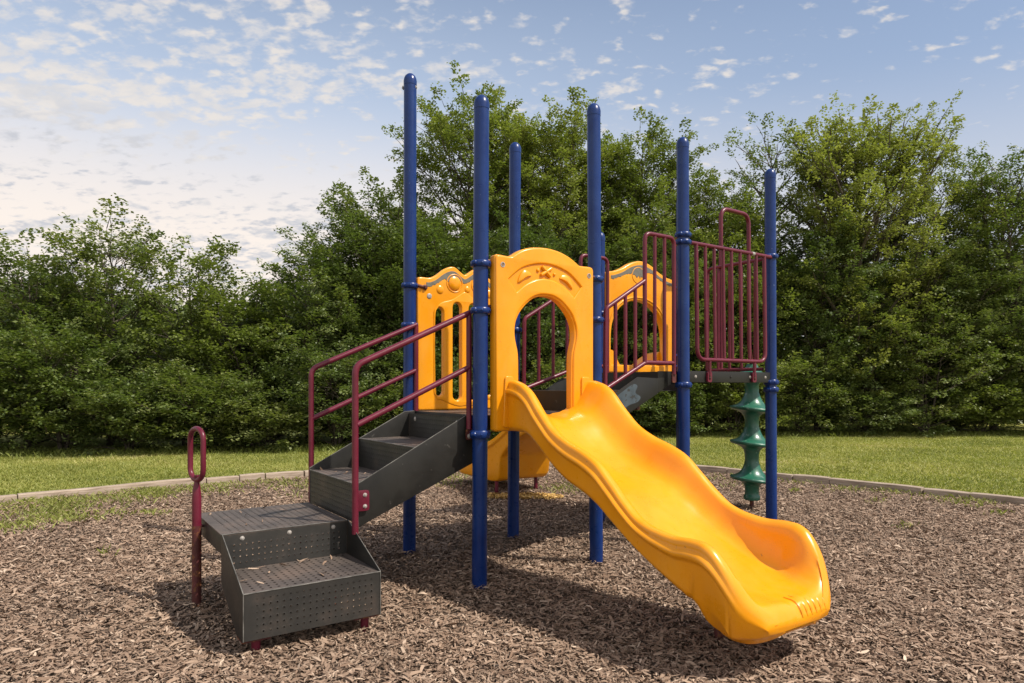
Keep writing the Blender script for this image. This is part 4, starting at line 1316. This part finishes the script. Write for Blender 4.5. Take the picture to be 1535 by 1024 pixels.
#     label, u, d, top v, radius, material, options
T = [
 ("loose open-crowned tree at the far left of the tree belt", 45, 12.9, 345, 1.35, 'leaf_b', dict(nl=38, per=30, sparse=0.4)),
 ("tallest tree of the left group with an airy split top", 165, 13.2, 312, 1.2, 'leaf_b', dict(nl=46, per=33, sparse=0.3)),
 ("slim tree with a thin bare leader above the grab post", 278, 13.2, 352, 0.95, 'leaf_a', dict(nl=38, per=32, sparse=0.5)),
 ("low rounded tree in the dip left of the step handrails", 362, 13.4, 420, 1.15, 'leaf_a', dict(nl=42, per=35)),
 ("pointed dark tree standing left of the tall blue post", 462, 13.9, 362, 1.2, 'leaf_b', dict(nl=48, per=36)),
 ("dense broad tree directly behind the tallest blue post", 575, 15.2, 278, 1.9, 'leaf_c', dict(nl=68, per=40)),
 ("tall tree with a ragged top between the two left blue posts", 695, 17.2, 130, 1.9, 'leaf_a', dict(nl=90, per=36, sparse=0.35)),
 ("biggest tree of all, its crown above the arched yellow panel", 830, 17.8, 136, 2.3, 'leaf_a', dict(nl=112, per=40, sparse=0.2)),
 ("full round tree right of the fourth blue post", 962, 17.6, 180, 1.9, 'leaf_a', dict(nl=90, per=38, sparse=0.15)),
 ("shorter tree in the notch behind the right guard rail", 1062, 17.2, 235, 1.6, 'leaf_b', dict(nl=60, per=37)),
 ("narrow open tree rising left of the last blue post", 1140, 18.2, 182, 1.3, 'leaf_a', dict(nl=36, per=26, sparse=0.7, h0=0.2, limb=1.5)),
 ("large open tree with forked dark limbs right of the play structure", 1296, 17.2, 158, 2.25, 'leaf_a', dict(nl=74, per=30, sparse=0.5, upright=0.8, drift=0.05, limb=1.9)),
 ("half-hidden tree filling the gap beside the forked tree", 1400, 17.9, 235, 1.7, 'leaf_b', dict(nl=60, per=36)),
 ("wide airy tree at the right edge of the photo", 1490, 17.3, 205, 2.0, 'leaf_b', dict(nl=58, per=27, sparse=0.6, upright=0.7, limb=1.5)),
 ("tree cut off by the right photo edge", 1610, 17.4, 250, 1.9, 'leaf_b', dict(nl=54, per=30)),
 ("tree cut off by the left photo edge", -70, 13.0, 385, 1.5, 'leaf_c', dict(nl=44, per=32)),
 ("mid-height tree between the far left pair of trees", 105, 14.2, 400, 1.3, 'leaf_c', dict(nl=46, per=34)),
 ("bushy tree behind the yellow slotted panel", 640, 14.7, 345, 1.9, 'leaf_b', dict(nl=60, per=37)),
 ("bushy tree behind the keyhole arch of the front panel", 790, 15.8, 330, 2.1, 'leaf_c', dict(nl=64, per=37)),
 ("bushy tree behind the yellow rear arch panel", 935, 16.2, 330, 2.1, 'leaf_b', dict(nl=64, per=37)),
 ("bushy yellowish tree behind the handle arch", 1095, 16.9, 300, 1.6, 'leaf_a', dict(nl=60, per=37)),
 ("dark understorey tree beneath the forked tree", 1225, 17.0, 330, 1.5, 'leaf_c', dict(nl=58, per=37)),
 ("broad understorey tree low on the right", 1435, 16.9, 345, 1.7, 'leaf_c', dict(nl=58, per=37)),
 ("bushy tree rising out of the low gap beside the dark pointed tree", 410, 14.4, 455, 1.1, 'leaf_c', dict(nl=44, per=35)),
]
for i, (lab, u, d, tv, R, mat, kw) in enumerate(T):
    kw.setdefault('h0', 0.03)
    tree('tree', lab, 'tree', TG, u, d, tv, R, mat, 100 + i, **kw)

SH = [
 ("dark leafy shrub at the left photo edge", -20, 11.7, 520, 1.05, 'leaf_c'),
 ("tall rounded shrub second from the left edge", 95, 11.9, 478, 0.95, 'leaf_b'),
 ("low layered shrub left of the grab post", 195, 11.9, 560, 0.85, 'leaf_c'),
 ("leafy shrub straight behind the grab post loop", 300, 12.2, 535, 1.0, 'leaf_b'),
 ("little shrub left of the step handrail uprights", 395, 12.3, 590, 0.7, 'leaf_c'),
 ("tall shrub seen between the step handrails", 505, 12.9, 500, 1.1, 'leaf_c'),
 ("shrub left of the slotted yellow panel", 590, 13.6, 545, 1.0, 'leaf_b'),
 ("shrub low behind the slotted yellow panel", 690, 14.2, 520, 1.2, 'leaf_c'),
 ("shrub seen through the keyhole arch", 800, 14.9, 510, 1.3, 'leaf_b'),
 ("shrub behind the link steps", 905, 15.5, 540, 1.1, 'leaf_c'),
 ("shrub under the high deck", 1000, 16.0, 560, 1.0, 'leaf_b'),
 ("bright shrub behind the green climber", 1100, 16.2, 505, 1.2, 'leaf_a'),
 ("shrub just right of the last blue post", 1200, 16.3, 520, 1.1, 'leaf_b'),
 ("low dark shrub under the forked tree", 1290, 16.3, 580, 0.9, 'leaf_c'),
 ("tall pale shrub below the right-hand trees", 1385, 16.2, 440, 1.15, 'leaf_b'),
 ("small shrub with a lit top near the right edge", 1470, 16.3, 570, 0.9, 'leaf_a'),
 ("shrub touching the right photo edge", 1550, 16.3, 490, 1.3, 'leaf_b'),
]
for i, (lab, u, d, tv, R, mat) in enumerate(SH):
    tree('shrub', lab, 'shrub', SG, u, d, tv, R, mat, 300 + i, h0=0.03, nl=52, per=32, size=0.065, stems=5, upright=0.5, prof=0.5, drift=0.08, parts=('stem', 'foliage'))

# far wood behind the belt, one mass
n = 60000
uu = rs.uniform(-500, 2050, n)
dd = rs.uniform(20.5, 23.5, n)
topv = np.interp(uu, [-500, 0, 350, 600, 850, 1100, 1300, 1535, 2050], [420, 430, 470, 380, 330, 390, 400, 420, 400])
Hh = CAMZ + (HOR - topv) / 1000 * dd
z = rs.rand(n) ** 0.9 * Hh
TPp = np.stack([(uu - U0) / 1000 * dd, dd, z], 1)
V, Fc, tint = leaf_cloud(TPp, unit(rs.normal(0, 1, (n, 3))), np.full(n, 0.35), 3, 0.22, rs)
w = np_mesh('far_wood', V, Fc, tint, 'leaf_c')
tag(w, "dark mass of woodland closing the gaps behind the tree belt", "woodland", kind='stuff')
print("leaves", NLEAF[0])

# ================================================================== light and sky
SUN_EL, SUN_AZ = radians(53), atan2(-0.34, 0.94)        # sun to the right, slightly on the camera's side
sd = Vector((cos(SUN_AZ) * cos(SUN_EL), sin(SUN_AZ) * cos(SUN_EL), sin(SUN_EL)))
sun = bpy.data.lights.new("sun", 'SUN')
sun.energy = 4.1
sun.angle = radians(0.5)
sun.color = (1.0, 0.93, 0.83)
so = bpy.data.objects.new("sun", sun)
so.rotation_euler = sd.to_track_quat('Z', 'Y').to_euler()
so.location = (6, -3, 12)
col.objects.link(so)

world = bpy.data.worlds.new("World")
scene.world = world
world.use_nodes = True
nt = world.node_tree
nt.nodes.clear()
wo = nt.nodes.new("ShaderNodeOutputWorld")
bg = N(nt, "ShaderNodeBackground", Strength=0.10)
sky = N(nt, "ShaderNodeTexSky", sky_type='NISHITA')
sky.sun_disc = False
sky.sun_elevation = SUN_EL
sky.sun_rotation = pi / 2 - SUN_AZ
sky.air_density = 1.0
sky.dust_density = 2.0
sky.ozone_density = 1.5
tc = nt.nodes.new("ShaderNodeTexCoord")
sx = N(nt, "ShaderNodeSeparateXYZ")
L(nt, tc, 'Generated', sx, 0)
def mth(op, a=None, b=None, va=None, vb=None, clamp=False):
    n = N(nt, "ShaderNodeMath", operation=op)
    n.use_clamp = clamp
    if a is not None: nt.links.new(a, n.inputs[0])
    elif va is not None: n.inputs[0].default_value = va
    if b is not None: nt.links.new(b, n.inputs[1])
    elif vb is not None: n.inputs[1].default_value = vb
    return n.outputs[0]
zc = mth('MAXIMUM', sx.outputs['Z'], None, vb=0.02)
zz = mth('ADD', zc, None, vb=0.24)
px_ = mth('DIVIDE', sx.outputs['X'], zz)
py_ = mth('DIVIDE', sx.outputs['Y'], zz)
cb = N(nt, "ShaderNodeCombineXYZ")
nt.links.new(px_, cb.inputs[0]); nt.links.new(py_, cb.inputs[1])
def wnoise(scale, detail, rough, off=(0, 0, 0), rotz=0.0, sc=(1, 1, 1), dist=0.0):
    mp = N(nt, "ShaderNodeMapping")
    mp.inputs['Location'].default_value = off
    mp.inputs['Rotation'].default_value = (0, 0, rotz)
    mp.inputs['Scale'].default_value = sc
    nt.links.new(cb.outputs[0], mp.inputs['Vector'])
    n = N(nt, "ShaderNodeTexNoise", Scale=scale, Detail=detail, Roughness=rough)
    n.inputs['Distortion'].default_value = dist
    nt.links.new(mp.outputs[0], n.inputs['Vector'])
    return n.outputs['Fac']
warp = N(nt, "ShaderNodeTexNoise", Scale=9.0, Detail=4.0, Roughness=0.6)
nt.links.new(cb.outputs[0], warp.inputs['Vector'])
wv = N(nt, "ShaderNodeVectorMath", operation='SCALE')
wv.inputs['Scale'].default_value = 0.16
L(nt, warp, 'Color', wv, 0)
wa = N(nt, "ShaderNodeVectorMath", operation='ADD')
nt.links.new(cb.outputs[0], wa.inputs[0]); nt.links.new(wv.outputs[0], wa.inputs[1])
vmap = N(nt, "ShaderNodeMapping")
vmap.inputs['Rotation'].default_value = (0, 0, 0.45)
vmap.inputs['Scale'].default_value = (0.85, 1.25, 1)
nt.links.new(wa.outputs[0], vmap.inputs['Vector'])
vor = N(nt, "ShaderNodeTexVoronoi", feature='SMOOTH_F1', Scale=21.0)
vor.inputs['Smoothness'].default_value = 0.45
nt.links.new(vmap.outputs[0], vor.inputs['Vector'])
cell = mth('SUBTRACT', None, vor.outputs['Distance'], va=1.0)
puff = mth('ADD', mth('MULTIPLY', cell, None, vb=0.42), mth('MULTIPLY', wnoise(21.0, 7, 0.60, (3.1, 1.7, 0), 0.5, (0.85, 1.5, 1), 0.2), None, vb=0.74))
band_ = wnoise(1.5, 4, 0.55, (0.9, 5.2, 0), 0.75, (0.55, 1.7, 1), 0.4)
dens = mth('ADD', puff, mth('MULTIPLY', mth('ADD', band_, mth('MULTIPLY', px_, None, vb=-0.080)), None, vb=0.80))
def sstep(src, a, b, lo=0.0, hi=1.0):
    m = N(nt, "ShaderNodeMapRange")
    m.interpolation_type = 'SMOOTHSTEP'
    m.inputs['From Min'].default_value = a
    m.inputs['From Max'].default_value = b
    m.inputs['To Min'].default_value = lo
    m.inputs['To Max'].default_value = hi
    nt.links.new(src, m.inputs['Value'])
    return m.outputs[0]
cmask = sstep(dens, 0.99, 1.25, 0.0, 0.84)
# haze and thin high cloud that whiten the sky low down, more so on the left
left = sstep(sx.outputs['X'], 0.75, -0.30, 0.35, 1.0)
v1 = mth('MULTIPLY', sstep(sx.outputs['Z'], 0.70, 0.27), left)
soft = mth('MULTIPLY', sstep(band_, 0.40, 0.70, 0.0, 0.55), sstep(sx.outputs['X'], 0.6, 0.0))
v1 = mth('MAXIMUM', v1, soft)
v2 = mth('MULTIPLY', sstep(sx.outputs['Z'], 0.41, 0.18), left)
m0 = N(nt, "ShaderNodeMix", data_type='RGBA')
nt.links.new(v1, m0.inputs[0])
hs = N(nt, "ShaderNodeHueSaturation", Saturation=1.08, Value=0.97)
L(nt, sky, 0, hs, 'Color')
L(nt, hs, 'Color', m0, 6)
m0.inputs[7].default_value = (4.1, 4.85, 6.1, 1)
m1 = N(nt, "ShaderNodeMix", data_type='RGBA')
nt.links.new(v2, m1.inputs[0])
nt.links.new(m0.outputs[2], m1.inputs[6])
m1.inputs[7].default_value = (7.3, 6.6, 6.05, 1)
# the high puffs are lit cream, the low ones seen from below are grey
shade = wnoise(12.0, 5, 0.55, (3.13, 1.65, 0), 0.5, (1.0, 1.35, 1), 0.3)
lowc = ramp(nt, [(0.36, (6.2, 5.95, 5.8)), (0.54, (4.0, 4.2, 4.7))])
nt.links.new(shade, lowc.inputs['Fac'])
highc = ramp(nt, [(0.42, (6.3, 5.85, 5.4)), (0.66, (5.1, 5.1, 5.3))])
nt.links.new(shade, highc.inputs['Fac'])
cc = N(nt, "ShaderNodeMix", data_type='RGBA')
nt.links.new(sstep(mth('ADD', sx.outputs['Z'], mth('MULTIPLY', sx.outputs['X'], None, vb=0.10)), 0.20, 0.31), cc.inputs[0])
L(nt, lowc, 'Color', cc, 6)
L(nt, highc, 'Color', cc, 7)
m2 = N(nt, "ShaderNodeMix", data_type='RGBA')
nt.links.new(cmask, m2.inputs[0])
nt.links.new(m1.outputs[2], m2.inputs[6])
nt.links.new(cc.outputs[2], m2.inputs[7])
# unseen bright cloud added to the sky behind the camera as fill light
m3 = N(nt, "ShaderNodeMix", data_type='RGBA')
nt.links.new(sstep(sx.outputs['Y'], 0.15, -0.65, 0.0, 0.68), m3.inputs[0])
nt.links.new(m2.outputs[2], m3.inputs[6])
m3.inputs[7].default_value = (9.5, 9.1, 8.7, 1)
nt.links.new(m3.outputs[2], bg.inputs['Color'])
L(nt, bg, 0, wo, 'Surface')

vs_ = scene.view_settings
vs_.view_transform = 'Standard'
vs_.look = 'None'
vs_.exposure = 0.45
vs_.gamma = 1.0
scene.cycles.max_bounces = 8
scene.cycles.transparent_max_bounces = 16
scene.cycles.use_adaptive_sampling = True
scene.cycles.use_denoising = True
